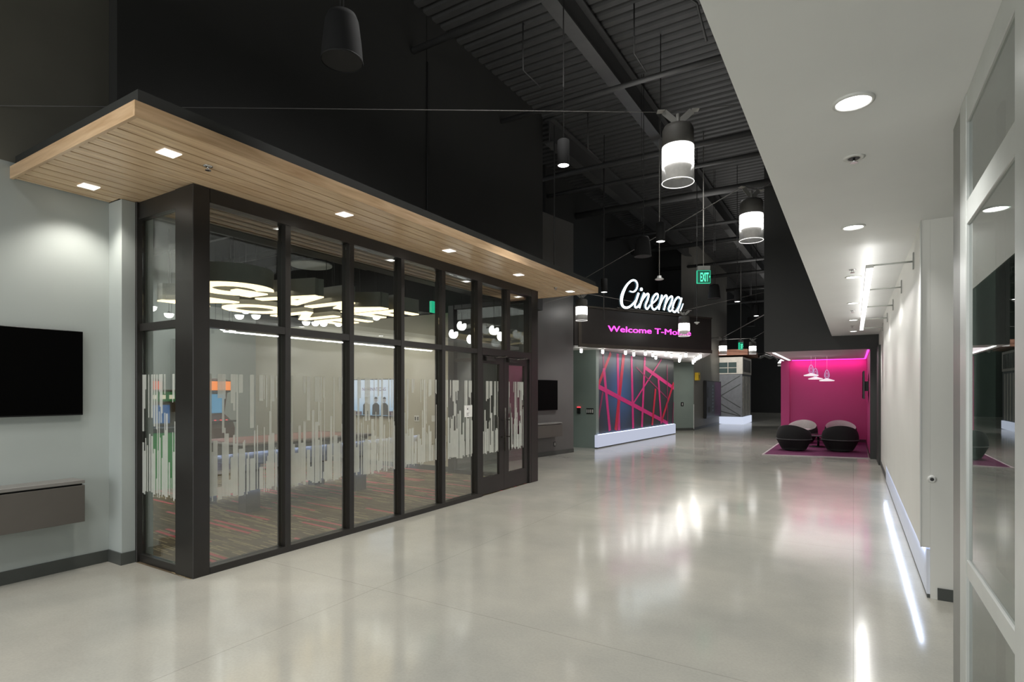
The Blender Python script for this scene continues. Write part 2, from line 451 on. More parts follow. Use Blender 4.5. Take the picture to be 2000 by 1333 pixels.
# mural plane
P0 = Vector((-6.12, 14.46)); MD = Vector((.4, 6.39)).normalized(); MN = Vector((MD.y, -MD.x))
def mpt(s, z, o=0.):
    p = P0 + MD*s + MN*o; return (p.x, p.y, z)
def mpoly(a, b, o0, o1):
    return [mpt(s, 0, o)[:2] for s, o in ((a, o0), (b, o0), (b, o1), (a, o1))]
struct('wall_mural', MB().prism(mpoly(.09, 6.5, -.4, -.02), 0, 2.74), M['greenish'], 'wall that carries the striped mural', 'wall')
struct('wall_cinema_side', MB().prism([(-6.6, 21.6), (-6.12, 22.5), (-5.52, 23.2), (-5.52, 23.5), (-7.2, 23.5)], 0, 2.735), M['greenish'], 'grey green wall right of the mural', 'wall')
struct('wall_left_far', MB().box(-5.9, -5.51, 23.2, 30.1, 0, 8).prism([(-5.9, 23.2), (-5.51, 23.2), (-5.9, 22.75)], 2.74, 8), M['taupe'], 'taupe wall carrying a grey and purple poster panel', 'wall')
struct('trim_1', MB().box(-5.53, -5.5, 23.18, 23.21, .05, 1.05), M['alu'], 'thin metal corner guard on the taupe wall', 'trim')
struct('trim_2', MB().prism(mpoly(.06, .1, -.06, .0), .37, 2.73), M['alu'], 'pale vertical edge strip at the left end of the mural', 'trim')
struct('baseboard_cinema', MB().box(-5.51, -5.498, 23.2, 30.1, 0, .1).prism([(-6.12, 22.49), (-5.51, 23.19), (-5.51, 23.2), (-6.12, 22.5)], 0, .1), M['base'], 'dark baseboard along the taupe wall', 'baseboard')
struct('wall_far', MB().box(-9, 1, 40.5, 40.7, 0, 8), M['black'], 'black wall closing the far end of the concourse', 'wall')
struct('baseboard_far', MB().box(-9, 1, 40.47, 40.5, 0, .14), pm('pale_base', '#8d8b82', .5), 'pale baseboard at the far black wall', 'baseboard')

# right side: soffit, wall, panel
struct('ceiling', MB().box(-.444, 3.2, -7, YN, ZC, ZC+.1), M['white'], 'white plaster soffit over the right side of the concourse', 'ceiling')
struct('wall_bulkhead', MB().box(-.444, -.34, -7, YN, ZC+.1, 8), M['black'], 'dark bulkhead rising above the white soffit', 'wall')
struct('wall_right', MB().box(XR, .9, 5.36, YN, .0, ZC), M['offwhite'], 'off white right wall', 'wall')
panel = MB().box(.45, XR-.0005, 5.36, 11.75, .39, ZC)
struct('trim_3', panel, M['offwhite'], 'long off white wall panel floating above a lit toe kick', 'wall panel')
struct('trim_4', MB().box(.445, .4495, 5.352, 5.42, .39, ZC), M['alu'], 'slim vertical edge strip on the near end of the off white panel', 'trim')
kick = empty('toe_kick', (.49, 8.5, 0), 0, 'long pale toe kick lit blue white under the right wall panel', 'toe kick', None, 'structure')
MB().box(.484, XR-.0005, 5.37, 11.75, .03, .372).build('kick_board', M['kick'], kick, kick.location)
MB().box(.487, XR-.0005, 5.37, 11.75, .0, .03).build('shadow_gap', M['base'], kick, kick.location)
MB().box(.456, .48, 5.4, 11.72, .378, .3895).build('light_strip', M['ledblue'], kick, kick.location)
area('kick_light', (.463, 8.56, .376), .014, 6.2, 14, (.62, .74, 1), (0, math.radians(-32), 0))
struct('baseboard_right', MB().box(.55, .9, 5.348, 5.36, 0, .09).box(XR-.012, XR, 11.76, YN, 0, .1), M['base'], 'dark grey baseboard on the right wall', 'baseboard')

# niche
struct('wall_niche_front', MB().box(-1.95, .9, YN, YN+.12, 2.59, 8).box(.34, .505, YN, YN+.3, 0, 2.59).box(.46, .505, 14.4, YN, 0, 2.59),
       M['black'], 'black wall over and beside the magenta seating niche', 'wall')
struct('wall_niche_side', MB().box(-1.95, -1.85, YN+.12, 21, 2.66, 8), M['black'], 'black upper side wall of the seating niche', 'wall')
struct('wall_niche_back', MB().box(-2.03, .34, 20.4, 20.6, 0, 2.58).box(-2.03, -1.78, 20.3, 20.4, 0, 2.58), M['pinkwall'], 'magenta back wall of the seating niche', 'wall')
struct('wall_niche_right', MB().box(.34, .5, YN+.3, 20.6, 0, 2.58), M['pinkwall'], 'magenta right wall of the seating niche', 'wall')
struct('ceiling_niche', MB().box(-1.95, .5, YN+.12, 20.6, 2.59, 2.66), M['ceilwhite'], 'white ceiling of the seating niche', 'ceiling')
struct('baseboard_niche', MB().box(-2.03, .34, 20.285, 20.3, 0, .1).box(.325, .34, YN+.3, 20.28, 0, .1), pm('pinkbase', '#4b1430', .5), 'dark baseboard inside the magenta niche', 'baseboard')
nl = empty('cove_light', (-.8, 18, 2.58), 0, 'white light slot in the left edge of the niche ceiling', 'light', None, 'structure')
MB().box(-1.80, -1.74, 16.0, 20.2, 2.578, 2.5895).build('diffuser', M['lit_lin'], nl, nl.location)
nl2 = empty('cove_light', (.3, 18, 2.58), 0, 'magenta light slot along the right and back of the niche ceiling', 'light', None, 'structure')
MB().box(.29, .325, 15.95, 20.2, 2.57, 2.5895).box(-1.7, .3, 20.22, 20.27, 2.57, 2.5895).build('diffuser', M['pinkled'], nl2, nl2.location)
area('niche_light_back', (-.7, 20.2, 2.56), 2.0, .05, 9, (1, .1, .6), (math.radians(25), 0, 0))
area('niche_light_top', (-.8, 17.8, 2.57), 2.0, 3.2, 26, (1, .9, .94))

# roof and steel
rf = MB(); pts = []
y = -7.; k = 0
while y < 42:
    pts += [(y, ZR), (y+.11, ZR), (y+.14, ZR+.06), (y+.19, ZR+.06)]; y += .22
vs = []; fs = []
for (yy, zz) in pts: vs += [(-9.2, yy, zz), (1.0, yy, zz)]
for i in range(len(pts)-1): fs.append((2*i, 2*i+1, 2*i+3, 2*i+2))
rf.add(vs, fs)
struct('ceiling_roof_deck', rf, M['roof'], 'dark corrugated metal roof deck high over the concourse', 'ceiling')
def ibeam(name, x, z, y0, y1, label):
    m = MB().box(x-.11, x+.11, y0, y1, z, z+.03).box(x-.012, x+.012, y0, y1, z+.03, z+.5).box(x-.11, x+.11, y0, y1, z+.5, z+.53)
    tag(m.build(name, M['steel'], None), label, 'beam', 'steel roof beams', 'structure')
ibeam('roof_beam', -3.6, 7.0, -6, 41, 'long dark steel beam running down the middle of the roof')
ibeam('roof_beam', -5.68, 7.02, 10.9, 41, 'dark steel roof beam along the left side past the black wall')
ibeam('roof_beam', -1.6, 7.02, -6, 41, 'dark steel roof beam on the right side near the soffit')
names = ['first', 'second', 'third', 'fourth', 'fifth', 'sixth', 'seventh', 'eighth', 'ninth', 'tenth', 'eleventh']
for i, (yy, r, zz) in enumerate(((6.6, .05, 6.85), (9.15, .045, 6.8), (12.1, .06, 6.78), (13.3, .05, 6.8), (15.1, .09, 6.75), (17.5, .05, 6.6), (20, .08, 6.7), (23, .06, 6.6), (26, .08, 6.7), (30, .08, 6.7), (34.5, .08, 6.7))):
    x0 = XU+.02 if yy < 10.8 else -6.98
    o = MB().tube([(x0, yy, zz), (-.5, yy, zz)], r, 10).build('roof_pipe', M['steel'])
    tag(o, f'dark pipe crossing under the roof, {names[i]} from the camera', 'pipe', 'pipes crossing under the roof', 'structure')
for i, (yy, x) in enumerate(((7.9, -4.6), (8.4, -2.9), (11.2, -4.9))):
    o = MB().tube([(x, yy, ZR), (x, yy, 6.83)], .012, 6).tube([(x, yy, 6.83), (x, yy+.6, 6.83)], .012, 6).build('pipe_hanger', M['steel'])
    tag(o, 'thin dark rod dropping from the roof deck, ' + names[i] + ' from the camera', 'rod', None, 'structure')
o = MB().tube([(-2.6, 4.2, 7.5), (-2.45, 7.6, 7.45), (-2.0, 8.6, 7.4), (-1.9, 8.8, 6.9)], .02, 8).build('conduit', M['steel']); tag(o, 'thin dark conduit bending down from the roof deck', 'conduit', None, 'structure')
o = MB().bbox(-2.72, -2.46, 7.2, 7.5, 7.32, 7.58, .01).build('junction_box', M['steel']); tag(o, 'dark square junction box fixed to the roof deck', 'junction box')
o = MB().tube([(XU+.02, 10.9, .0+6.95), (XU+.02, 10.9, 6.9)], .01).build('x', M['steel']); bpy.data.objects.remove(o)
# thin conduit on the black wall
o = MB().tube([(XU+.012, 6.94, 3.56), (XU+.012, 6.94, 6.85)], .012, 8).build('wall_conduit', M['cable_dark']); tag(o, 'thin black conduit running up the black wall above the canopy', 'conduit', None, 'structure')

# ================================================================= CANOPY
cx0, cx1, cy0, cy1 = XU+.001, -3.92, 1.805, 9.42
can = empty('canopy', (-4.9, 5.6, 3.36), 0, 'timber soffit canopy with oak fascia wrapping the glass game room', 'canopy')
so = MB()
xs = -3.95; pitch = .1405
while xs > -5.96:
    x1_ = max(xs-pitch+.017, -5.96)
    xe = x1_
    y1_ = 9.40
    # boards beyond the dark wall stop at the left wall return
    if xs-.001 < XU: so.box(xe, xs, 1.83, 2.525, 3.366, 3.385)
    elif xe < XU: so.box(xe, xs, 1.83, 2.525, 3.366, 3.385)
    else: so.box(xe, xs, 1.83, y1_, 3.366, 3.385)
    xs -= pitch
so.mat(1).box(XW+.002, -3.94, 1.82, 2.528, 3.3851, 3.43).box(XU+.003, -3.94, 2.528, 9.41, 3.3851, 3.43)
so.build('soffit', [M['wood'], M['groove']], can, can.location)
fa = MB().box(-3.945, -3.92, 1.805, 9.42, 3.36, 3.462)
fa.build('fascia', M['wood_f'], can, can.location)
MB().box(XW+.002, -3.9455, 1.805, 1.83, 3.36, 3.462).build('fascia', M['wood_end'], can, can.location)
MB().box(XU+.003, -3.9455, 9.405, 9.42, 3.36, 3.462).build('fascia', M['wood_end'], can, can.location)
MB().box(XW+.002, -3.955, 1.84, 2.528, 3.4625, 3.555).box(XU+.003, -3.955, 2.528, 9.38, 3.4625, 3.555).build('roof_edge', pm('roof_edge_black', '#2a2b28', .6), can, can.location)

def downlight(name, loc, label, group, square, power, angle, lens, col, size=.06):
    r = empty(name, loc, 0, label, 'downlight', group)
    if square:
        s = size
        MB().box(-s, s, -s, -s+.018, -.006, 0).box(-s, s, s-.018, s, -.006, 0).box(-s, -s+.018, -s+.018, s-.018, -.006, 0).box(s-.018, s, -s+.018, s-.018, -.006, 0).build('trim_ring', M['lit_rim'], r)
        MB().box(-s+.018, s-.018, -s+.018, s-.018, -.004, -.001).build('lens', lens, r)
    else:
        MB().lathe([(size, 0), (size, -.008), (size-.012, -.012), (size-.016, -.004)], n=28, cap0=False, cap1=False).build('trim_ring', M['plate'], r)
        MB().lathe([(size-.014, -.004), (size-.014, -.002)], n=28).build('lens', lens, r)
    spot(name+'_lamp', (0, 0, -.03), power, angle, .7, col, r)
    return r
WARM = (1, .94, .86)
cl = downlight('recessed_downlight', (-4.34, 2.23, 3.366), 'square recessed downlight in the timber soffit nearest the canopy corner', 'canopy downlights', True, 48, 115, M['lit_warm'], WARM, .062)
for loc, lab in (((-5.64, 2.235), 'square recessed downlight in the timber soffit beside the pale grey wall'),
                 ((-4.35, 3.92), 'square recessed downlight in the timber soffit over the second glass panel'),
                 ((-4.35, 5.62), 'square recessed downlight in the timber soffit over the fourth glass panel'),
                 ((-4.35, 7.34), 'square recessed downlight in the timber soffit over the doors'),
                 ((-4.3, 9.05), 'square recessed downlight at the far end of the timber soffit')):
    dup(cl, (loc[0], loc[1], 3.366), 0, lab)
sl = downlight('round_downlight', (0, 2.99, ZC), 'round recessed downlight in the white soffit nearest the camera', 'white soffit downlights', False, 70, 115, M['lit_disc'], (1, .99, .97), .085)
for i, yy in enumerate((5.275, 7.59, 9.85, 12.2, 14.5)):
    dup(sl, (0, yy, ZC), 0, f'round recessed downlight in the white soffit, {names[i+1]} from the camera')
dup(sl, (0, .7, ZC), 0, 'round recessed downlight in the white soffit overhead of the camera')
dup(sl, (0, -1.6, ZC), 0, 'round recessed downlight in the white soffit behind the camera')

def sprinkler(loc, label, flat):
    r = empty('sprinkler_head', loc, 0, label, 'sprinkler', 'sprinkler heads')
    if flat:
        MB().lathe([(.055, 0), (.055, -.004), (.03, -.007), (.03, 0)], n=20, cap0=False).build('escutcheon', M['plate'], r)
        MB().lathe([(.028, -.004), (.028, -.0085)], n=16).build('body', M['blackplastic'], r)
        MB().tube([(0, 0, -.008), (0, 0, -.028)], .006).lathe([(.02, -.03), (.02, -.027)], n=12).build('deflector', M['chrome'], r)
    else:
        MB().lathe([(.035, 0), (.035, -.004), (.012, -.01)], n=18).build('escutcheon', M['chrome'], r)
        MB().tube([(0, 0, -.004), (0, 0, -.016)], .008).tube([(-.010, 0, -.012), (-.012, 0, -.024), (0, 0, -.032)], .003, 6).tube([(.010, 0, -.012), (.012, 0, -.024), (0, 0, -.032)], .003, 6).build('body', M['chrome'], r)
        MB().lathe([(.022, -.035), (.022, -.032)], n=14).build('deflector', M['chrome'], r)
    return r
sprinkler((-4.33, 2.52, 3.366), 'chrome sprinkler head in the timber soffit near the canopy corner', False)
sprinkler((-4.36, 8.6, 3.366), 'chrome sprinkler head in the timber soffit near the far end', False)
sprinkler((0.003, 3.715, ZC), 'round concealed sprinkler in the white soffit nearest the camera', True)
sprinkler((-.008, 7.14, ZC), 'chrome sprinkler in the white soffit before the third round downlight', False)
sprinkler((-.012, 10.79, ZC), 'chrome sprinkler in the white soffit after the fourth round downlight', False)
sprinkler((-.015, 13.35, ZC), 'chrome sprinkler in the white soffit nearest the magenta niche', False)

# linear wall wash light
ll = empty('linear_light', (.125, 8.95, 2.7), 0, 'long white linear light held off the right wall on thin arms', 'light')
MB().bbox(.095, .155, 5.955, 11.945, 2.7, 2.73, .004).build('housing', M['plate'], ll, ll.location)
MB().box(.098, .152, 5.96, 11.94, 2.692, 2.6995).build('diffuser', M['lit_lin'], ll, ll.location)
for yy in (5.98, 7.4, 8.9, 10.4, 11.9):
    a = MB().tube([(.14, yy, 2.725), (.44, yy, 2.725)], .008, 8).build('arm', M['alu'], ll, ll.location)
    MB().box(.44, .4495, yy-.025, yy+.025, 2.66, 2.80).build('wall_plate', M['alu_dark'], a, ll.location)
area('soffit_fill', (.125, 8.95, 2.775), .05, 5.9, 5, (1, .985, .96), (PI, 0, 0))  # upward fill added to brighten the white soffit
area('linear_lamp', (.125, 8.95, 2.685), .05, 5.9, 50, (1, .985, .96), (0, math.radians(25), 0), None)

# door bumper on the end face
r = empty('wall_bumper', (.506+.0, 5.36, .92), 0, 'round white wall bumper on the end of the off white wall', 'door stop')
r.location = (.515, 5.36, .92)
mt = Matrix.Rotation(PI/2, 4, 'X')
MB().lathe([(.03, 0), (.03, .008), (.02, .018)], n=24).xf(mt).build('bumper_ring', M['plate'], r)
MB().lathe([(.013, .018), (.008, .026)], n=16).xf(mt).build('rubber_pad', M['blackplastic'], r)

# ================================================================= GAME ROOM GLAZING
gl = empty('window_1', (XG, 4.8, 0), 0, 'black framed glass front of the game room', 'glass wall', None, 'structure')
O = gl.location
FD = .10   # frame depth behind the plane
cp = MB().bbox(-5.06, XG, 2.652, 2.80, 0, 3.362, .004)
cp.build('corner_post', M['frame'], gl, O)
mull = [(3.55, 3.63), (4.376, 4.458), (5.206, 5.284), (6.016, 6.106), (6.86, 7.0)]
for a, b in mull:
    MB().bbox(XG-.13, XG, a+.008, b-.008, .06, 3.24, .003).build('mullion', M['frame'], gl, O)
MB().bbox(XG-.16, XG+.002, 8.50, 8.735, 0, 3.362, .004).build('end_post', M['frame'], gl, O)
MB().box(XG-.13, XG-.001, 2.801, 8.499, 3.245, 3.362).box(XG-.13, XG+.006, 2.801, 8.499, 3.237, 3.2449).build('header', M['frame'], gl, O)
MB().box(XG-.12, XG-.003, 2.801, 7.0, 0.0, .062).build('sill', M['frame'], gl, O)
spans = [(2.80, 3.55), (3.63, 4.376), (4.458, 5.206), (5.284, 6.016), (6.106, 6.86)]
random.seed(21)
def film_strips(m, a, b, put):
    """hanging and rising strips of frosted film between a and b"""
    t = a
    while t < b-.004:
        w = random.choice((.010, .012, .016, .022, .03, .04))
        w = min(w, b-t)
        c = random.random()
        rise = random.uniform(.95, 1.42) if random.random() < .82 else (random.uniform(.7, .95) if random.random() < .5 else 0)
        if c < .55:
            low = random.uniform(1.15, 1.62)
            if rise and rise > low-.02: put(m, t, t+w, random.uniform(.62, .67), 1.75)
            else:
                put(m, t, t+w, low, 1.75)
                if rise: put(m, t, t+w, random.uniform(.62, .67), rise)
        elif rise: put(m, t, t+w, random.uniform(.62, .67), rise)
        t += w + (random.choice((.008, .014)) if random.random() < .35 else .0005)
for i, (a, b) in enumerate(spans):
    MB().box(XG-.115, XG-.004, a-.007, b+.007, 2.157, 2.226).build('rail', M['frame'], gl, O)
    p = MB().box(XG-.064, XG-.056, a-.007, b+.007, .063, 2.156).build('pane', M['glass'], gl, O)
    MB().box(XG-.064, XG-.056, a-.007, b+.007, 2.227, 3.236).build('pane', M['glass'], gl, O)
    fm = MB(); film_strips(fm, a+.004, b-.045, lambda m, y0, y1, z0, z1: m.box(XG-.055, XG-.054, y0, y1, z0, z1))
    fm.build('frosted_film', M['film'], p, O)
# door head and transom
MB().box(XG-.12, XG-.003, 7.0, 8.499, 2.145, 2.255).build('door_head', M['frame'], gl, O)
MB().box(XG-.11, XG-.004, 7.70, 7.80, 2.256, 3.236).build('mullion', M['frame'], gl, O)
MB().box(XG-.064, XG-.056, 6.995, 7.70, 2.256, 3.236).build('pane', M['glass'], gl, O)
MB().box(XG-.064, XG-.056, 7.80, 8.50, 2.256, 3.236).build('pane', M['glass'], gl, O)
MB().box(XG-.12, XG-.003, 8.44, 8.499, 0, 2.144).build('door_jamb', M['frame'], gl, O)

# side return window at the near end
gs = empty('window_2', (-5.25, 2.66, 0), 0, 'narrow black framed glass side of the game room beside the pale wall', 'glass wall', None, 'structure')
O2 = gs.location
MB().bbox(-5.729, -5.70, 2.640, 2.72, 0, 3.362, .003).build('mullion', M['frame'], gs, O2)
MB().box(-5.699, -5.061, 2.664, 2.72, 3.22, 3.362).box(-5.699, -5.061, 2.658, 2.72, 3.2, 3.219).build('header', M['frame'], gs, O2)
MB().box(-5.699, -5.061, 2.666, 2.72, 0, .07).build('sill', M['frame'], gs, O2)
MB().box(-5.699, -5.061, 2.666, 2.72, 2.157, 2.226).build('rail', M['frame'], gs, O2)
p = MB().box(-5.699, -5.061, 2.69, 2.698, .071, 2.156).build('pane', M['glass'], gs, O2)
MB().box(-5.699, -5.061, 2.69, 2.698, 2.227, 3.199).build('pane', M['glass'], gs, O2)
fm = MB(); film_strips(fm, 5.065, 5.695, lambda m, a, b, z0, z1: m.box(-b, -a, 2.688, 2.689, z0, z1)); fm.build('frosted_film', M['film'], p, O2)

# far end glazing
ge = empty('window_3', (-5.8, 8.76, 0), 0, 'black framed glass end of the game room past the doors', 'glass wall', None, 'structure')
O3 = ge.location
MB().bbox(-6.76, -6.62, 8.70, 8.82, 0, 3.26, .003).build('mullion', M['frame'], ge, O3)
MB().box(-6.619, XG-.161, 8.71, 8.81, 3.18, 3.26).build('header', M['frame'], ge, O3)
MB().box(-6.619, XG-.161, 8.71, 8.81, 0, .07).build('sill', M['frame'], ge, O3)
MB().box(-6.619, XG-.161, 8.71, 8.81, 2.157, 2.226).build('rail', M['frame'], ge, O3)
MB().box(-6.619, XG-.161, 8.755, 8.763, .071, 2.156).build('pane', M['glass_end'], ge, O3)
MB().box(-6.619, XG-.161, 8.755, 8.763, 2.227, 3.179).build('pane', M['glass_end'], ge, O3)

# doors
def door(name, y0, y1, g0, g1, py, label):
    d = empty(name, (XG-.03, (y0+y1)/2, 0), 0, label, 'door', None, 'structure'); o = d.location
    X0, X1 = XG-.075, XG-.03
    MB().box(X0, X1, y0, g0, .012, 2.142).box(X0, X1, g1, y1, .012, 2.142).box(X0, X1, g0, g1, .012, .272).box(X0, X1, g0, g1, 2.02, 2.142).build('leaf_frame', M['frame'], d, o)
    p = MB().box(XG-.056, XG-.05, g0, g1, .273, 2.019).build('pane', M['glass'], d, o)
    fm = MB(); film_strips(fm, g0+.004, g1-.004, lambda m, a, b, z0, z1: m.box(XG-.0495, XG-.0485, a, b, z0, z1)); fm.build('frosted_film', M['film'], p, o)
    h = MB().tube([(XG+.04, py, .64), (XG+.04, py, 1.33)], .014, 10)
    for z in (.86, 1.13): h.tube([(XG-.03, py, z), (XG+.04, py, z)], .009, 8)
    h.build('pull_handle', M['frame_lip'], d, o)
    c = MB().bbox(XG-.029, XG+.02, y0+.08, y0+.36, 2.06, 2.13, .008).build('door_closer', M['frame'], d, o)
    MB().tube([(XG+.03, y0+.3, 2.11), (XG+.09, y0+.55, 2.135), (XG+.0, y0+.62, 2.15)], .011, 6).build('closer_arm', M['frame_lip'], c, o)
door('door_1', 7.001, 7.655, 7.055, 7.515, 7.58, 'left black framed glass door leaf of the game room')
door('door_2', 7.66, 8.439, 7.80, 8.31, 7.735, 'right black framed glass door leaf of the game room')
n = empty('paper_notice', (XG-.05, 6.70, 1.3), 0, 'small white paper notice taped inside the glass left of the doors', 'notice')
MB().box(0, .001, -.095, .095, -.085, .085).build('sheet', M['paper'], n)
MB().box(.001, .0015, -.03, -.01, .02, .045).build('symbol', M['ink'], n)
for z_, w_ in ((-.03, .02), (-.045, .0), (-.062, .01)): MB().box(.001, .0015, -.045, w_, z_, z_+.006).build('text_line', M['ink'], n)

# ================================================================= GAME ROOM INTERIOR
struct('ceiling_entry', (lambda m: [m.box(-5.82+.142*i, -5.82+.142*i+.13, 2.8, 8.7, 3.366, 3.38) for i in range(7)] and m)(MB()), M['graywood'], 'grey plank ceiling just inside the glass front', 'ceiling')
struct('wall_game_back', MB().box(-13.2, -13, .4, 8.8, 0, 4.7), M['graywall'], 'pale back wall of the game room', 'wall')
struct('wall_game_near', MB().box(-13, -6.16, .3, .45, 0, 4.7), M['beige'], 'near side wall of the game room', 'wall')
struct('wall_game_end', MB().box(-13, -6.765, 8.8, 9.0, 0, 3.14), M['beige'], 'beige end wall of the game room', 'wall')
struct('wall_game_end_upper', MB().box(-13, -6.2, 8.8, 9.0, 3.141, 4.7), M['blackceil'], 'black upper part of the game room end wall', 'wall')
struct('baseboard_game', MB().box(-13, -6.765, 8.786, 8.8, 0, .1), M['base'], 'dark baseboard of the game room end wall', 'baseboard')
struct('ceiling_game', MB().box(-13.2, -6.06, .3, 9.0, 4.7, 4.8), M['blackceil'], 'black open ceiling of the game room', 'ceiling')
for i, (yy, zz) in enumerate(((2.2, 4.45), (4.2, 4.5), (6.0, 4.4), (7.6, 4.5))):
    o = MB().box(-12.9, -6.1, yy, yy+.08, zz, zz+.12).build('ceiling_beam', M['steel']); tag(o, f'dark beam under the black game room ceiling, {names[i]} from the near side', 'beam', 'game room ceiling beams', 'structure')
o = MB().box(-9.0, -8.9, .5, 8.7, 4.2, 4.3).build('ceiling_beam', M['steel']); tag(o, 'dark duct running lengthwise under the game room ceiling', 'duct', None, 'structure')
o = MB().lathe([(.0, .03), (.4, .03), (.42, 0), (.4, -.02), (0, -.03)], (-9.4, 7.6, 4.15), 28, cap0=False, cap1=False).build('ceiling_reflection', M['graywall']); tag(o, 'flat pale disc imitating a reflection, under the black game room ceiling', 'reflection disc')  # reflected ellipse in the glass built as a solid pale disc

# letters of bulbs
def bar(m, p, q, w, h):
    p = Vector(p); q = Vector(q); d = (q-p).normalized(); n_ = Vector((-d.y, d.x))*w/2
    m.prism([tuple(p+n_), tuple(p-n_), tuple(q-n_), tuple(q+n_)], 0, h)
def arc(m, c, r0, r1, a0, a1, h, n=26):
    P = [(c[0]+r1*math.cos(a0+(a1-a0)*i/n), c[1]+r1*math.sin(a0+(a1-a0)*i/n)) for i in range(n+1)]
    Q = [(c[0]+r0*math.cos(a0+(a1-a0)*i/n), c[1]+r0*math.sin(a0+(a1-a0)*i/n)) for i in range(n+1)]
    for i in range(n): m.prism([P[i], P[i+1], Q[i+1], Q[i]], 0, h)
def glyph(ch, h):
    m = MB(); T = .15
    if ch == 'G':
        arc(m, (.42, .45), .25, .46, math.radians(35), math.radians(350), h); bar(m, (.45, .40), (.88, .40), .14, h); bar(m, (.81, .08), (.81, .42), .14, h)
    if ch == 'O': arc(m, (.42, .45), .28, .46, 0, 2*PI, h, 36)
    if ch == 'A': bar(m, (.09, 0), (.36, .9), T, h); bar(m, (.63, 0), (.36, .9), T, h); bar(m, (.2, .28), (.52, .28), .16, h)
    if ch == 'M': bar(m, (.1, 0), (.1, .9), T, h); bar(m, (.8, 0), (.8, .9), T, h); bar(m, (.13, .86), (.45, .25), T, h); bar(m, (.77, .86), (.45, .25), T, h)
    if ch == 'E': bar(m, (.1, 0), (.1, .9), T, h); [bar(m, (.1, z), (.62, z), .14, h) for z in (.085, .45, .815)]
    if ch == 'Z': bar(m, (0, .815), (.68, .815), .14, h); bar(m, (0, .085), (.68, .085), .14, h); bar(m, (.1, .1), (.58, .8), T, h)
    if ch == 'N': bar(m, (.1, 0), (.1, .9), T, h); bar(m, (.66, 0), (.66, .9), T, h); bar(m, (.1, .86), (.66, .04), T, h)
    return m
MATL = Matrix(((0, 1, 0, 0), (1, 0, 0, 0), (0, 0, 1, 0), (0, 0, 0, 1)))  # u -> +Y, v -> +X
WORDS = (('GAME', -7.05, 3.75, (.98, .82, .98, .7)), ('ZONE', -8.4, 4.15, (.8, .98, .9, .7)))
for word, bx, by, adv in WORDS:
    yy = by
    for ch, ad in zip(word, adv):
        r = empty('bulb_letter', (bx, yy, 2.86), 0, f'large hanging letter {ch} with bulb lit underside in the game room', 'letter light', 'hanging bulb letters')
        if ch == 'E': r['label'] = f'large hanging letter E with bulb lit underside ending the {"front" if word=="GAME" else "rear"} row of letters'
        glyph(ch, .23).xf(Matrix.Translation((0, 0, .02)) @ MATL).build('letter_return', M['letterside'], r)
        g = glyph(ch, .018).xf(MATL)
        g.build('lit_face', M['letterface'], r)
        for qx, qy in ((.35, .2), (.35, .6)):
            pass
        MB().tube([(.4, .1, .25), (.4, .1, 1.8)], .005, 6).build('hanging_wire', M['cable_dark'], r)
        yy += ad
area('letters_light', (-7.4, 5.5, 2.95), 1.9, 3.2, 30, (1, .85, .65))
area('game_light_a', (-10.5, 4.6, 4.1), 3.5, 6, 190, (1, .99, .97))
area('game_light_b', (-8, 7.6, 3.0), 3, .6, 18, (1, .95, .86))

# bowl lamps
bl0 = None
BOWL = [(-10.126, 6.509), (-9.852, 6.676), (-11.52, 6.866), (-11.353, 7.07), (-12.6, 7.923), (-12.3, 7.5), (-9.883, 7.863), (-9.788, 8.023), (-9.71, 8.174), (-9.45, 8.35), (-8.248, 7.824), (-7.974, 7.991), (-8.503, 7.413), (-9.171, 5.73), (-9.3, 6.1), (-8.9, 3.6), (-10.394, 5.053), (-11.066, 5.688), (-12.4, 6.427)]
for i, (x, y) in enumerate(BOWL):
    lab = 'small white glowing bowl lamp hung behind the bulb letters in the game room'
    if bl0 is None:
        bl0 = empty('bowl_lamp', (x, y, 3.06), 0, lab, 'pendant lamp', 'glowing bowl lamps in the game room')
        MB().lathe([(.0, -.085), (.04, -.076), (.07, -.05), (.085, 0), (.0, 0)], n=18, cap0=False, cap1=False).build('bowl', M['bowl'], bl0)
        MB().lathe([(.02, .04), (.03, .0)], n=10).tube([(0, 0, .03), (0, 0, 1.6)], .004, 6).build('cord', M['cable_dark'], bl0)
    else: dup(bl0, (x, y, 3.06), 0, lab)

# glowing notched discs standing in for bowl lamp reflections in the end glazing
ds = None
for i, (x, z, rot) in enumerate(((-6.17, 2.80, .4), (-6.36, 2.66, 1.2), (-5.95, 2.54, 1.6), (-5.46, 2.68, .4), (-5.29, 2.56, .9))):
    if ds is None:
        ds = empty('globe_lamp', (x, 8.35, z), 0, '', 'pendant lamp', 'white reflection discs by the end glazing')
        m = MB(); n_ = 28
        ring = [(.0, 0)] + [(.085*math.cos(a), .085*math.sin(a)) for a in [math.radians(110+275*k/n_) for k in range(n_+1)]]
        m.prism(ring, -.03, .03); m.xf(Matrix.Rotation(PI/2, 4, 'X'))
        m.build('globe', M['bowl'], ds)
        MB().tube([(0, 0, .0), (0, 0, .55)], .004, 6).build('cord', M['cable_dark'], ds)
        o = ds
    else: o = dup(ds, (x, 8.35, z), 0)
    o['label'] = f'white glowing notched disc imitating a lamp reflection, {names[i]} of five'
lbl5 = ['upper beside the post', 'lower beside the post', 'just left of the door frame', 'over the left door', 'lowest over the doors']
for o, l in zip([x for x in COL.objects if x.name.startswith('globe_lamp')], lbl5): o['label'] = 'white notched disc imitating a lamp reflection by the glazing, ' + l

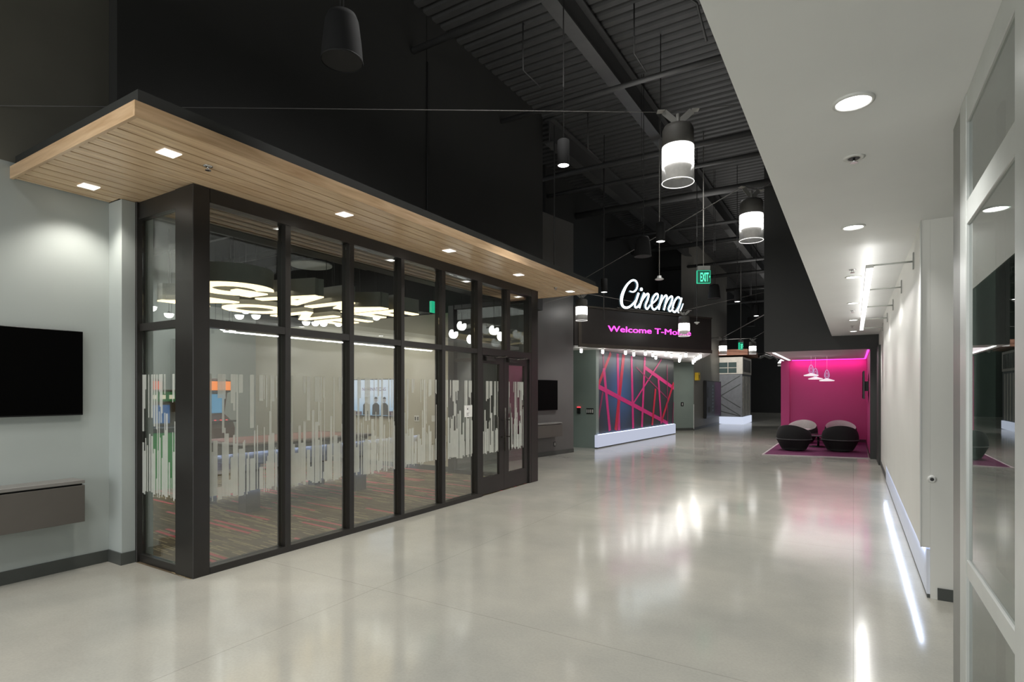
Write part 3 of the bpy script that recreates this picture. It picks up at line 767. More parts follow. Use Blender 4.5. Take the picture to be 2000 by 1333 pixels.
# TV with picture on the end wall
tv = empty('television', (-8.81, 8.78, 1.05), 0, 'bright television showing three seated figures on the game room end wall', 'television')
MB().bbox(-.61, .61, -.04, .02, 0, .80, .006).build('tv_case', M['tvframe'], tv)
scn = MB().box(-.595, .595, -.043, -.0405, .02, .785).build('screen', M['screen'], tv)
fig = MB()
for x, c in ((-.2, 0), (.08, 0), (.33, 0)):
    fig.prism([(x-.11, .03), (x+.11, .03), (x+.1, .24), (x+.04, .29), (x-.04, .29), (x-.1, .24)], 0, .001)
fig.mat(1)
for x in (-.2, .08, .33): fig.add([(x+.04*math.cos(a*PI/8), .345+.055*math.sin(a*PI/8), .001) for a in range(16)], [tuple(range(16))])
fig.mat(2)
for x in (-.2, .08, .33): fig.add([(x+.045*math.cos(a*PI/8), .375+.045*math.sin(a*PI/8), .0012) for a in range(9)], [tuple(range(9))])
fig.mat(3).prism([(-.59, .025), (-.34, .025), (-.34, .1), (-.59, .1)], 0, .0008).prism([(.42, .025), (.59, .025), (.59, .12), (.42, .12)], 0, .0008)
fig.xf(frame_mat((0, -.044, 0), (1, 0, 0), (0, 0, 1))).build('picture_figures', [em('fig_suit', '#2a2c38', .25), em('fig_face', '#b9b3b8', .6), em('fig_hair', '#241d2a', .3), em('fig_floor', '#6b3a5c', .35)], tv)
text_mb('NOMINATIONS', (-.33, -.0445, .55), (1, 0, 0), (0, 0, 1), .7, .07, .01).build('caption', em('caption_mauve', '#8a5f8e', .6), tv)

# arcade machines
def arcade(loc, rz, label, col, sc_col, mq_col, w=.75):
    r = empty('arcade_cabinet', loc, rz, label, 'arcade machine', 'arcade machines')
    prof = [(.0, 0), (.75, 0), (.75, 1.75), (.35, 1.85), (.05, 1.8), (.05, 1.6), (.22, 1.55), (.32, 1.12), (.0, .95), (-.05, .85)]
    m = MB()
    mt = Matrix(((0, 0, 1, -w/2), (1, 0, 0, 0), (0, 1, 0, 0), (0, 0, 0, 1)))
    m.prism(prof, 0, w); m.xf(mt); m.build('body', col, r)
    MB().add([(-w/2+.05, .215, 1.53), (w/2-.05, .215, 1.53), (w/2-.05, .312, 1.14), (-w/2+.05, .312, 1.14)], [(0, 1, 2, 3)]).xf(Matrix.Translation((0, -.006, 0))).build('screen', sc_col, r)
    MB().box(-w/2+.03, w/2-.03, .035, .048, 1.61, 1.79).build('marquee_panel', mq_col, r)
    m = MB().bbox(-w/2, w/2, -.12, .2, .97, 1.0, .005); m.mat(1)
    for k in range(5): m.lathe([(.02, 1.0), (.02, 1.015)], (-.25+.12*k, .0, 0), 10)
    m.build('control_deck', [M['blackplastic'], M['red']], r)
    return r
arcade((-10.9, 6.5, 0), PI/2, 'arcade machine with orange marquee and blue screen near the back of the game room', pm('cab_red', '#4a2a22', .4), em('scr_blue', '#4a90b8', .9), em('mq_orange', '#f08030', 1.3))
arcade((-11.6, 5.5, 0), PI/2, 'arcade machine with dark red body beside the orange marquee machine', pm('cab_dark', '#2a1c20', .4), em('scr_pink', '#b04a62', .8), em('mq_red', '#e05030', 1.1))
g = empty('redemption_game', (-9.6, 4.62, 0), PI/2-.35, 'green fronted arcade game with blue screen seen through the side glass', 'arcade machine', 'arcade machines')
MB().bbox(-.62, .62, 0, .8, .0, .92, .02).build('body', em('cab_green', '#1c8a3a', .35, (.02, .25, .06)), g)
MB().bbox(-.66, .66, -.03, .83, .92, 1.0, .01).build('counter', M['blackplastic'], g)
MB().bbox(-.6, .6, .45, .8, 1.0, 1.62, .01).build('back_box', pm('cab_brown', '#4a4034', .5), g)
MB().box(-.35, .35, .443, .449, 1.05, 1.36).build('screen', em('scr_blue2', '#2f5f98', .9), g)
m = MB().box(-.5, .5, .443, .449, 1.42, 1.58)
m.mat(1)
for k in range(7): m.box(-.44+.13*k, -.36+.13*k, .44, .4425, 1.46, 1.53)
m.build('marquee_panel', [em('mq_green', '#1f6a35', .8), em('mq_text', '#e8dcc0', 1.)], g)
o = MB().box(-10.75, -10.65, 3.6, 5.2, 0, 2.4).build('partition_panel', M['brown']); tag(o, 'brown partition behind the green arcade game', 'partition')

# games table with tapered legs
t = empty('game_table', (-7.35, 5.5, 0), .0, 'long white games table with dark tapered legs inside the glass', 'games table')
MB().bbox(-.6, .6, -1.1, 1.1, .62, .86, .02).build('table_body', pm('table_grey', '#6e6a6c', .4), t)
MB().bbox(-.64, .64, -1.14, 1.14, .86, .9, .01).build('table_rail', pm('table_rail', '#3a2a26', .4), t)
MB().box(-.52, .52, -1.0, 1.0, .9, .903).build('playfield', pm('playfield', '#7a4a48', .3), t)
for sx in (-1, 1):
    for sy in (-1, 1):
        MB().prism([(.42*sx, .85*sy), (.58*sx, .85*sy), (.58*sx, 1.06*sy), (.42*sx, 1.06*sy)], .0, .62).build('leg', pm('table_leg', '#2a2522', .5), t)
# wall plates
def plate(name, loc, rz, w, h, label, rockers=0, col='plate', cat='switch'):
    r = empty(name, loc, rz, label, cat)
    MB().bbox(-w/2, w/2, -.008, 0, -h/2, h/2, .003).build('cover_plate', M[col], r)
    for k in range(rockers):
        xx = -w/2+w*(k+.5)/rockers
        MB().box(xx-.013, xx+.013, -.012, -.0081, -h*.3, h*.3).build('rocker', M['plate'] if col != 'plate' else M['blackplastic'], r)
    return r
plate('switch_plate', (-7.64, 8.8, 1.03), 0, .13, .12, 'white double switch plate on the beige game room end wall', 2)
plate('thermostat', (-7.2, 8.8, 1.04), 0, .1, .12, 'plain white plate right of the double switch on the beige wall', 0, 'plate', 'wall plate')
e = empty('exit_sign', (-7.0, 8.6, 3.24), 0, 'green exit sign seen edge on inside the game room', 'exit sign')
MB().bbox(-.06, .0, -.1, .1, -.11, .11, .004).build('sign_box', M['exitgreen'], e)
MB().tube([(-.03, 0, .1), (-.03, 0, 1.4)], .006, 6).build('stem', M['cable_dark'], e)
def can_light(loc, label, rod_to, d=.075, h=.32, power=90, mat='speaker', group='black cylinder pendant downlights'):
    r = empty('cylinder_downlight', loc, 0, label, 'pendant lamp', group)
    MB().lathe([(d-.006, 0), (d, .004), (d, h-.01), (d-.01, h)], n=24, cap0=False).build('housing', M[mat], r)
    MB().lathe([(d-.007, .006), (d-.007, .01)], n=24).build('lens', M['lit_disc'], r)
    MB().tube([(0, 0, h), (0, 0, rod_to-loc[2])], .008, 8).build('rod', M['cable_dark'], r)
    spot('can_lamp', (0, 0, -.02), power, 95, .6, (1, .985, .96), r)
    return r
can_light((-7.6, 8.4, 3.15), 'small grey cylinder downlight inside the game room', 4.7, .05, .2, 30, 'letterside', 'game room cylinder downlights')
can_light((-8.9, 6.3, 4.2), 'small cylinder downlight near the game room ceiling over the first glass panel', 4.7, .06, .2, 40, 'lampcap', 'game room cylinder downlights')

# ================================================================= WALL TVS AND SHELVES
def wall_tv(loc, rz, w, h, label):
    r = empty('television', loc, rz, label, 'television', 'blank wall televisions')
    MB().bbox(-w/2, w/2, -.055, -.015, -h/2, h/2, .004).build('tv_case', M['tvframe'], r)
    MB().box(-w/2+.006, w/2-.006, -.0565, -.0551, -h/2+.012, h/2-.006).build('screen', M['tvblack'], r)
    MB().box(-.2, .2, -.015, 0, -.15, .15).build('wall_mount', M['blackplastic'], r)
    return r
wall_tv((XW, 1.635, 1.757), PI/2, 1.335, .75, 'blank black television on the pale grey left wall')
def wall_shelf(loc, rz, w, d, h, label):
    r = empty('wall_cabinet', loc, rz, label, 'wall cabinet', 'grey floating wall cabinets')
    MB().bbox(-w/2, w/2, -d, 0, h-.03, h, .003).build('top', M['shelf_top'], r)
    MB().box(-w/2+.01, w/2-.01, -d+.03, 0, 0.02, h-.03).build('carcass', M['blackplastic'], r)
    MB().bbox(-w/2, w/2, -d, -d+.02, 0, h-.045, .002).build('door', M['shelf'], r)
    MB().box(w/2-.0099, w/2, -d+.021, 0, 0, h-.045).build('side_panel', M['shelf'], r)
    return r
wall_shelf((XW, 1.45, .455), PI/2, 1.6, .225, .365, 'grey floating wall cabinet under the television on the pale wall')
wa = math.atan2(WD.y, WD.x)
wall_tv(wpt(.045, 1.49), wa, 1.32, .745, 'blank black television on the charcoal wall past the doors')
wall_shelf(wpt(-.1, .48), wa, 1.55, .22, .34, 'grey floating wall cabinet on the charcoal wall past the doors')
r = plate('outlet', wpt(.643, .27), wa, .08, .12, 'black outlet low on the charcoal wall', 1, 'blackplastic', 'outlet')
r = empty('card_reader', (-6.612, 14.5, 1.05), 0, 'black card reader with a red light on the recessed wall', 'card reader')
MB().bbox(-.05, .05, -.03, 0, -.1, .07, .006).build('reader_body', M['blackplastic'], r)
MB().box(-.05, .05, -.036, -.0, .071, .1).build('indicator', M['red'], r)
plate('switch_plate', (-6.28, 14.5, 1.03), 0, .22, .16, 'black four gang switch plate right of the card reader', 4, 'blackplastic')
plate('wall_plate', (-5.87, 22.78, 1.06), math.atan2(.7, .6), .12, .16, 'small black plate on the wall right of the mural', 1, 'blackplastic', 'wall plate')
r = empty('alarm_marker', (-5.51, 23.5, 2.18), PI/2, 'small yellow marker sign on the taupe wall', 'sign')
MB().bbox(-.16, .16, -.14, 0, -.16, .16, .01).build('yellow_box', M['yellow'], r)
MB().box(-.05, .05, -.146, -.1401, .0, .06).box(-.03, .03, -.146, -.1401, -.08, .0).build('mark', M['ink'], r)
r = empty('poster_panel', (-5.51, 26.4, .4), PI/2, 'grey and purple framed poster panel on the taupe wall', 'poster')
MB().bbox(-1.5, 1.62, -.12, 0, 0, 1.64, .01).build('panel_frame', M['blackplastic'], r)
MB().box(-1.44, .15, -.126, -.121, .05, 1.6).build('grey_field', M['posterblue'], r)
m = MB().prism([(.15, .05), (1.45, .05), (1.56, .5), (1.59, .82), (1.56, 1.15), (1.45, 1.6), (.15, 1.6)], 0, .005)
m.xf(frame_mat((0, -.121, 0), (1, 0, 0), (0, 0, 1))).build('purple_field', M['purple'], r)
m = MB()
for k in range(8):
    m.box(-.35, -.12, -.13, -.1265, .28+.155*k, .37+.155*k)
m.build('icon_column', M['icon'], r)
m = MB().box(-1.3, -1.18, -.13, -.1265, .9, 1.35).box(-1.2, -.8, -.13, -.1265, .25, .5)
m.build('graphic', M['blackplastic'], r)

# ================================================================= MURAL AND MARQUEE
ma = math.atan2(MD.y, MD.x)
mu = empty('mural', mpt(0, 0), ma, 'dark blue mural with crossing pink and red stripes', 'mural')
bgp = MB().box(.1, 6.5, -.0, .02, .37, 2.735).build('mural_panel', M['muralbg'], mu)
MUR = [(1.032, 2.707, 0.188, 1.718, 3, 'r'), (0.571, 2.247, 0.969, 0.434, 3, 'p'), (0.511, 1.563, 0.188, 0.764, 2, 'd'), (0.511, 2.678, 0.571, 2.247, 2, 'd'), (1.515, 2.706, 1.615, 0.41, 3, 'p'), (1.953, 2.701, 1.384, 0.424, 4, 'r'), (2.556, 2.69, 2.68, 0.407, 3, 'p'), (3.667, 2.716, 3.404, 0.412, 3, 'p'), (0.159, 1.731, 5.88, 0.414, 6, 'p'), (3.667, 2.365, 6.529, 1.689, 6, 'p'), (5.218, 2.711, 2.702, 1.208, 2, 'p'), (2.926, 2.355, 5.784, 1.336, 2, 'd'), (4.634, 1.666, 4.314, 0.426, 3, 'r'), (4.9, 2.037, 5.191, 0.447, 3, 'p'), (6.48, 1.895, 5.218, 0.528, 3.5, 'r'), (5.784, 2.553, 5.832, 0.417, 1.5, 'd'), (6.478, 1.174, 6.376, 0.391, 1.5, 'd')]
for i, (a, b, c, d, w, kc) in enumerate(MUR):
    p, q = Vector((min(a, 6.48), b)), Vector((c, d)); dr = (q-p).normalized(); nn = Vector((-dr.y, dr.x))
    # strips are wider where their run is steep because the wall is seen edge on
    ww = (.0125*w*(.55+1.5*abs(nn.x)))
    nn = nn*ww
    o = -.003-.0004*i
    m = MB().add([(p.x+nn.x, o, p.y+nn.y), (p.x-nn.x, o, p.y-nn.y), (q.x-nn.x, o, q.y-nn.y), (q.x+nn.x, o, q.y+nn.y)], [(0, 1, 2, 3)])
    m.build('stripe', M['m'+kc], mu)
kb = empty('toe_kick', mpt(0, 0), ma, 'glowing white toe kick ledge below the striped mural', 'toe kick', None, 'structure')
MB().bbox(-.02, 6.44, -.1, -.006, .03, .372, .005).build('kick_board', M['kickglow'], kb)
MB().box(-.0, 6.42, -.08, -.006, 0, .0295).build('shadow_gap', M['base'], kb)
MB().box(.12, 6.42, -.06, -.03, .3725, .38).build('light_strip', M['ledblue'], kb)

SD = Vector((math.sin(math.radians(28.5)), math.cos(math.radians(28.5)))); S0 = Vector((-6.2, 13.3)); SN = Vector((SD.y, -SD.x))
sa = math.atan2(SD.y, SD.x)
mq = empty('marquee', (S0.x, S0.y, 0), sa, 'black projecting marquee with magenta scrolling text over the mural', 'marquee')
inv = (Matrix.Translation((S0.x, S0.y, 0)) @ Matrix.Rotation(sa, 4, 'Z')).inverted()
def tol(p): v = inv @ Vector((p[0], p[1], 0)); return (v.x, v.y)
E1 = (S0.x+SD.x*5.2, S0.y+SD.y*5.2)
poly = [tol(p) for p in ((-6.2, 13.3), E1, (-5.45, 23.15), (-6.95, 23.15), (-6.95, 13.6))]
MB().prism(poly, 2.78, 3.82).build('marquee_box', M['marquee'], mq)
MB().prism(poly, 2.742, 2.779).build('underside', M['ceilwhite'], mq)
fr = MB().box(.12, 5.2, -.03, -.001, 2.745, 2.84).box(.12, .22, -.03, -.001, 2.84, 3.84).box(.22, 5.2, -.03, -.001, 3.80, 3.84)
fr.build('face_frame', M['marqframe'], mq)
wt = text_mb('Welcome T-Mobile', (1.117, -.006, 3.205), (1, 0, .0125), (0, 0, 1), 3.17, .155, 0)
wv, wf = list(wt.v), list(wt.f)
for dx, dz in ((.008, 0), (.015, .0), (.007, .003)): wt.add([(x+dx, y-.0004, z+dz) for x, y, z in wv], wf)
wt.build('scrolling_text', M['magled'], mq)
CIN = {'C': [[(1.81, 4.34, 0.027), (1.94, 4.33, 0.038), (2.05, 4.41, 0.05), (2.09, 4.54, 0.054), (2.03, 4.64, 0.05), (1.89, 4.64, 0.05), (1.72, 4.51, 0.062), (1.59, 4.32, 0.088), (1.52, 4.14, 0.1), (1.52, 3.98, 0.092), (1.59, 3.89, 0.069), (1.72, 3.88, 0.058), (1.87, 3.95, 0.05), (2.04, 4.11, 0.042)]], 'i': [[(2.14, 4.32, 0.065), (2.06, 4.13, 0.065), (2.0, 3.99, 0.062), (2.02, 3.91, 0.054), (2.1, 3.93, 0.046), (2.21, 4.05, 0.038)], [(2.24, 4.475, 0.05), (2.24, 4.455, 0.08), (2.24, 4.43, 0.09), (2.24, 4.405, 0.08), (2.24, 4.385, 0.05)]], 'n': [[(2.35, 4.34, 0.065), (2.26, 4.15, 0.065), (2.16, 3.9, 0.065)], [(2.2, 3.99, 0.027), (2.31, 4.17, 0.038), (2.44, 4.31, 0.054), (2.51, 4.3, 0.062), (2.48, 4.17, 0.062), (2.4, 4.02, 0.062), (2.4, 3.93, 0.058), (2.47, 3.9, 0.046), (2.58, 4.03, 0.038)]], 'e': [[(2.61, 4.04, 0.035), (2.73, 4.12, 0.042), (2.85, 4.24, 0.05), (2.87, 4.33, 0.05), (2.8, 4.35, 0.054), (2.7, 4.26, 0.062), (2.63, 4.1, 0.065), (2.64, 3.96, 0.062), (2.73, 3.9, 0.05), (2.86, 3.99, 0.038), (2.93, 4.08, 0.035)]], 'm': [[(3.03, 4.34, 0.058), (2.97, 4.15, 0.062), (2.9, 3.91, 0.062)], [(2.94, 4.01, 0.027), (3.05, 4.21, 0.038), (3.16, 4.33, 0.054), (3.22, 4.3, 0.058), (3.17, 4.12, 0.062), (3.1, 3.91, 0.062)], [(3.14, 4.02, 0.027), (3.27, 4.23, 0.038), (3.37, 4.32, 0.054), (3.44, 4.3, 0.058), (3.39, 4.14, 0.062), (3.29, 3.97, 0.058), (3.32, 3.9, 0.05), (3.39, 3.92, 0.042), (3.49, 4.02, 0.035)]], 'a': [[(3.78, 4.28, 0.05), (3.67, 4.33, 0.05), (3.55, 4.23, 0.058), (3.47, 4.09, 0.062), (3.44, 3.94, 0.058), (3.54, 3.89, 0.054), (3.66, 4.0, 0.046), (3.77, 4.17, 0.042)], [(3.82, 4.32, 0.054), (3.72, 4.08, 0.058), (3.66, 3.96, 0.058), (3.69, 3.89, 0.05), (3.78, 3.97, 0.038), (3.88, 4.16, 0.027)]]}
def smooth_pts(P, n=6):
    out = []
    for i in range(len(P)-1):
        p0, p1, p2, p3 = P[max(i-1, 0)], P[i], P[i+1], P[min(i+2, len(P)-1)]
        for k in range(n):
            t = k/n
            out.append(tuple(.5*((2*p1[j])+(-p0[j]+p2[j])*t+(2*p0[j]-5*p1[j]+4*p2[j]-p3[j])*t*t+(-p0[j]+3*p1[j]-3*p2[j]+p3[j])*t**3) for j in range(3)))
    out.append(P[-1]); return out
cs = empty('script_sign', (S0.x, S0.y, 0), sa, 'glowing white script sign reading Cinema standing on the marquee', 'sign')
for ch in 'Cinema':
    m = MB()
    for stk in CIN[ch]:
        P = smooth_pts(stk); N = len(P); L_ = []; R_ = []
        for i, (s, z, w) in enumerate(P):
            a = P[max(i-1, 0)]; b = P[min(i+1, N-1)]
            t = Vector((b[0]-a[0], b[1]-a[1])); t = t.normalized() if t.length else Vector((1, 0)); nn = Vector((-t.y, t.x))*w*.5
            L_.append((s+nn.x, z+nn.y)); R_.append((s-nn.x, z-nn.y))
        vs = [(x, -.10, z) for x, z in L_]+[(x, -.10, z) for x, z in R_]+[(x, -.04, z) for x, z in L_]+[(x, -.04, z) for x, z in R_]
        m.mat(0).add(vs, [(i, N+i, N+i+1, i+1) for i in range(N-1)])
        m.mat(1).add(vs, [(i, i+1, 2*N+i+1, 2*N+i) for i in range(N-1)]+[(N+i, 3*N+i, 3*N+i+1, N+i+1) for i in range(N-1)]+[(0, 2*N, 3*N, N), (N-1, 2*N-1, 4*N-1, 3*N-1)])
    m.build('letter', [M['signwhite'], M['signedge']], cs)
MB().box(1.4, 3.9, -.06, -.03, 3.845, 3.87).build('mounting_rail', M['marqframe'], cs)
area('sign_glow', (S0.x+SD.x*2.7+SN.x*.25, S0.y+SD.y*2.7+SN.y*.25, 4.2), 2.3, .5, 10, (.75, .9, 1), (PI/2, 0, sa))
BULB = [(-6.15, 13.62), (-5.80, 14.25), (-5.408, 14.95), (-5.449, 15.749), (-5.054, 15.6), (-5.082, 16.381), (-5.396, 17.711), (-4.671, 16.3), (-4.701, 16.986), (-4.271, 17.0), (-4.59, 17.611), (-4.77, 18.2), (-4.956, 18.93), (-5.238, 19.947), (-4.02, 17.75), (-4.2, 18.3), (-4.415, 18.933), (-4.6, 19.5), (-4.78, 20.226), (-5.0, 20.9), (-5.156, 21.572)]
b0 = None
for i, (x, y) in enumerate(BULB):
    lab = 'small white tube bulb under the white marquee soffit'
    if b0 is None:
        b0 = empty('marquee_bulb', (x, y, 2.742), 0, lab, 'bulb', 'bulbs under the marquee')
        MB().lathe([(.035, 0), (.035, -.03)], n=14).build('socket', M['bracket'], b0)
        MB().lathe([(.0, -.14), (.025, -.135), (.035, -.12), (.035, -.031)], n=14, cap0=False, cap1=False).build('bulb', em('tube_bulb', (1, .97, .92), 13), b0)
    else: dup(b0, (x, y, 2.742), 0, lab)
area('marquee_light_a', (-5.0, 16.2, 2.6), 2.0, 5, 30, (1, .985, .96))
area('marquee_light_b', (-4.9, 20.6, 2.6), 1.2, 4, 34, (1, .95, .85))
area('marquee_up', (-5.0, 17.6, 2.45), .8, 4.0, 14, (1, .99, .97), (PI, 0, 0))

# ================================================================= PENDANT LAMPS ON CABLES
def drum(loc, rz, label):
    r = empty('drum_pendant', loc, rz, label, 'pendant lamp', 'glowing drum pendants strung on cables')
    MB().lathe([(.150, .0), (.150, .34)], n=36, cap0=False, cap1=False).build('glass_sleeve', M['sleeve'], r)
    pts = [(.149*math.cos(2*PI*k/36), .149*math.sin(2*PI*k/36), .0) for k in range(36)]
    MB().tube(pts, .0035, 6, closed=True).build('rim', M['lit_rim'], r)
    MB().lathe([(.0, .15), (.141, .15), (.141, .345), (0, .345)], n=36, cap0=False, cap1=False).build('diffuser', M['lit'], r)
    MB().lathe([(.05, .055), (.10, .085), (.132, .149)], n=28, cap0=True, cap1=False).build('lower_bowl', pm('bowl_inner', '#cfcdc8', .4), r)
    MB().lathe([(.148, .342), (.146, .50), (.13, .535), (.03, .55)], n=36).build('cap', M['lampcap'], r)
    MB().tube([(0, 0, .55), (0, 0, .66)], .018, 10).build('stem', M['bracket'], r)
    for s in (-1, 1):
        m = MB().box(-.03, .03, -.004, .004, 0, .15)
        m.xf(Matrix.Translation((s*.02, 0, .585)) @ Matrix.Rotation(s*math.radians(48), 4, 'Y'))
        m.box(s*.125, s*.195, -.035, .035, .688, .694)
        m.build('bracket_arm', M['bracket'], r)
    return r
PL = [((-1.92, 7.24, 4.267), .45, 'glowing drum pendant nearest the camera, the largest in view'),
      ((-1.547, 10.71, 4.267), .9, 'glowing drum pendant just left of the white soffit edge, second largest'),
      ((-5.85, 12.98, 3.37), .3, 'glowing drum pendant beyond the far tip of the timber canopy'),
      ((-3.93, 15.45, 3.085), .3, 'glowing drum pendant in front of the end of the magenta text'),
      ((-4.41, 23.3, 3.03), .6, 'glowing drum pendant in front of the taupe wall past the marquee'),
      ((-3.79, 26.61, 3.22), .6, 'glowing drum pendant over the cream kiosk'),
      ((-3.3, 32.95, 2.93), .6, 'glowing drum pendant at the left edge of the magenta niche, the farthest')]
d0 = None
for loc, rz, lab in PL:
    if d0 is None: d0 = dd = drum(loc, rz, lab)
    else: dd = dup(d0, loc, rz, lab)
    if loc[2] > 4: dd.scale = (1.333, 1.333, 1.333)
    else: dd.scale = (1, 1, 1)
def cable(name, pts, label, r=.006, mat='cable', sag=0.):
    P = []
    for a, b in zip(pts[:-1], pts[1:]):
        a = Vector(a); b = Vector(b)
        for k in range(12):
            t = k/12; P.append(a.lerp(b, t)-Vector((0, 0, sag*4*t*(1-t))))
    P.append(Vector(pts[-1]))
    o = MB().tube(P, r, 6).build(name, M[mat]); return tag(o, label, 'cable', 'lamp cables')
cable('lamp_cable', [(XW+.01, 1.73, 3.93), (-2.15, 7.17, 5.2), (-1.70, 7.36, 5.2), (-.46, 8.3, 5.48)], 'thin cable from the left wall to the largest drum pendant', 0.0045, 'cable_mid')
cable('lamp_cable', [(-6.2, 13.0, 4.25), (-1.66, 10.55, 5.2), (-1.44, 10.9, 5.2), (-.46, 11.6, 6.0)], 'thin cable holding the second largest drum pendant', .007)
cable('lamp_cable', [(-6.42, 12.0, 3.72), (-5.85, 12.98, 4.07), (-3.93, 15.45, 3.785), (-1.96, 16.6, 4.3)], 'thin cable running in front of the marquee', .007)
cable('lamp_cable', [(-5.48, 24.5, 3.8), (-4.41, 23.3, 3.72), (-1.97, 15.75, 3.56)], 'thin cable rising from the taupe wall pendant to the black niche wall', .012)
cable('lamp_cable', [(-5.48, 27, 3.95), (-3.79, 26.61, 3.91), (-1.9, 20.4, 3.95)], 'thin cable holding the pendant over the kiosk', .008)
cable('lamp_cable', [(-8, 34, 3.7), (-3.3, 32.95, 3.62), (0, 32, 3.7)], 'thin cable holding the farthest drum pendant', .008)
for (x, y, z), lab in (((-3.1, 6.33, 4.42), 'black cylinder downlight hung in front of the black wall end'),
                       ((-2.77, 9.36, 4.11), 'black cylinder downlight hung above the lit script sign'),
                       ((-4.99, 12.35, 3.91), 'black cylinder downlight just right of the canopy tip'),
                       ((-2.64, 15.87, 3.97), 'black cylinder downlight right of the exit sign'),
                       ((-2.43, 17.75, 3.79), 'black cylinder downlight farthest along, beside the black niche wall')):
    can_light((x, y, z), lab, 7.6, power=170)
def speaker(loc, label, top):
    r = empty('pendant_speaker', loc, 0, label, 'speaker', 'black pendant speakers')
    MB().lathe([(.162, 0), (.162, .02), (.15, .16), (.13, .32), (.11, .37), (.03, .39)], n=32, cap0=False).build('housing', M['speaker'], r)
    MB().lathe([(.158, .006), (.158, .012)], n=32).build('grille', M['grille'], r)
    MB().lathe([(.163, -.002), (.167, .006), (.163, .014)], n=32, cap0=False, cap1=False).build('rim', M['grille'], r)
    MB().tube([(.02, 0, .38), (.02, 0, top-loc[2])], .006, 6).tube([(-.02, 0, .38), (-.02, 0, top-loc[2])], .004, 6).build('cable', M['cable_dark'], r)
for loc, lab in (((-3.5, 3.13, 4.24), 'large black pendant speaker high in front of the black wall'),
                 ((-3.41, 10.36, 4.14), 'black pendant speaker left of the cylinder downlight above the script sign'),
                 ((-3.23, 15.87, 4.11), 'black pendant speaker just right of the exit sign'),
                 ((-3.49, 24.0, 4.16), 'small black pendant speaker far away above the kiosk')): speaker(loc, lab, ZR)

# exit signs
def exit_sign(loc, rz, label, w=.31, top=7.6):
    r = empty('exit_sign', loc, rz, label, 'exit sign', 'exit signs on rods')
    MB().bbox(-w/2, w/2, -.03, .03, -.15, .15, .006).build('sign_box', M['exitgreen'], r)
    MB().box(-w/2+.012, w/2-.012, -.0315, -.0301, -.14, .138).build('sign_face', M['exitdark'], r)
    text_mb('EXIT', (-w/2+.075, -.033, -.105), (1, 0, 0), (0, 0, 1), w-.12, .2, .02).build('lettering', M['exitletter'], r)
    MB().prism([(.118, -.0), (.1, .03), (.1, -.03)], 0, .001).xf(frame_mat((.025, -.033, 0), (1, 0, 0), (0, 0, 1))).build('arrow', M['exitletter'], r)
    MB().bbox(-w/2+.01, w/2-.01, -.05, .05, .15, .25, .008).build('canopy_box', M['alu_dark'], r)
    MB().tube([(0, 0, .25), (0, 0, top-loc[2])], .012, 8).build('rod', M['bracket'], r)
exit_sign((-2.97, 13.42, 4.24), math.radians(28), 'green lit exit sign hanging on a rod above the marquee end')
exit_sign((-4.1, 25.5, 3.5), math.radians(70), 'small green exit sign far away above the kiosk', .3)
r = empty('ceiling_sensor', (-3.55, 11.9, 3.98), 0, 'small white sensor hanging on a wire in front of the script sign', 'sensor')
MB().lathe([(.085, 0), (.095, .012), (.07, .03), (.045, .035), (.045, .08)], n=24).build('sensor_body', M['plate'], r)
MB().tube([(0, 0, .08), (0, 0, 3.62)], .008, 8).build('wire', M['bracket'], r)
r = empty('rod_sprinkler', (-3.3, 14.2, 3.28), 0, 'small white sprinkler at the end of a long rod before the marquee end', 'sprinkler')
MB().lathe([(.02, -.04), (.03, -.02), (.065, 0), (.065, .015)], n=16).build('head', M['plate'], r)
MB().tube([(0, 0, .015), (0, 0, 4.32)], .009, 8).build('rod', M['steel'], r)
for x, y, z0, lab in ((-5.2, 10.2, 3.56, 'tall thin rod rising beside the canopy end to the roof'), (-5.1, 12.6, 3.3, 'thin rod hanging right at the canopy tip')):
    o = MB().tube([(x, y, z0), (x, y, 7.0)], .014, 8).build('hanging_rod', M['steel']); tag(o, lab, 'rod')

# ================================================================= KIOSK AND FAR END
k = empty('kiosk', (-5.2, 28.2, 0), 0, 'cream and grey concession kiosk with chevron front and glowing base', 'kiosk')
KO = k.location
MB().box(-5.5, -4.47, 28.2, 30.8, .36, 2.39).build('counter_body', M['kioskgrey'], k, KO)
MB().box(-5.5, -4.43, 28.16, 30.8, .02, .355).build('glow_base', M['kiosklight'], k, KO)
m = MB()
for z in (.5, .95, 1.4, 1.85):
    pass
def chev(m, z, s):
    m.add([(-5.42, 28.192, z), (-5.42, 28.192, z+.035), (-4.55, 28.192, z+.035+s*.55), (-4.55, 28.192, z+s*.55)], [(0, 3, 2, 1)])
for z in (1.35, 1.75): chev(m, z, 1)
for z in (1.33, .95, .6): chev(m, z, -1 if z > .9 else -.4)
m.build('chevron_lines', M['base'], k, KO)
m = MB()
for i in range(5): m.box(-4.475, -4.455, 28.35+.48*i, 28.52+.48*i, .4+.0*i, 2.3)
m.build('side_posts', M['kioskwhite'], k, KO)
MB().box(-5.5, -4.45, 28.18, 30.8, 2.395, 3.2).build('upper_box', M['kioskwhite'], k, KO)
MB().box(-5.5, -4.72, 28.17, 28.179, 2.45, 2.95).build('window', pm('kiosk_window', '#4c5a58', .2), k, KO)
MB().box(-5.12, -5.09, 28.165, 28.169, 2.45, 2.95).box(-5.5, -4.72, 28.165, 28.169, 2.68, 2.71).build('window_bar', M['kioskwhite'], k, KO)
m = MB()
for i in range(8): m.box(-4.449, -4.43, 28.4+.28*i, 28.52+.28*i, 2.5, 3.1)
m.build('slats', M['base'], k, KO)
MB().box(-5.5, -4.2, 28.0, 31.2, 3.28, 3.55).build('fascia_band', M['terracotta'], k, KO)
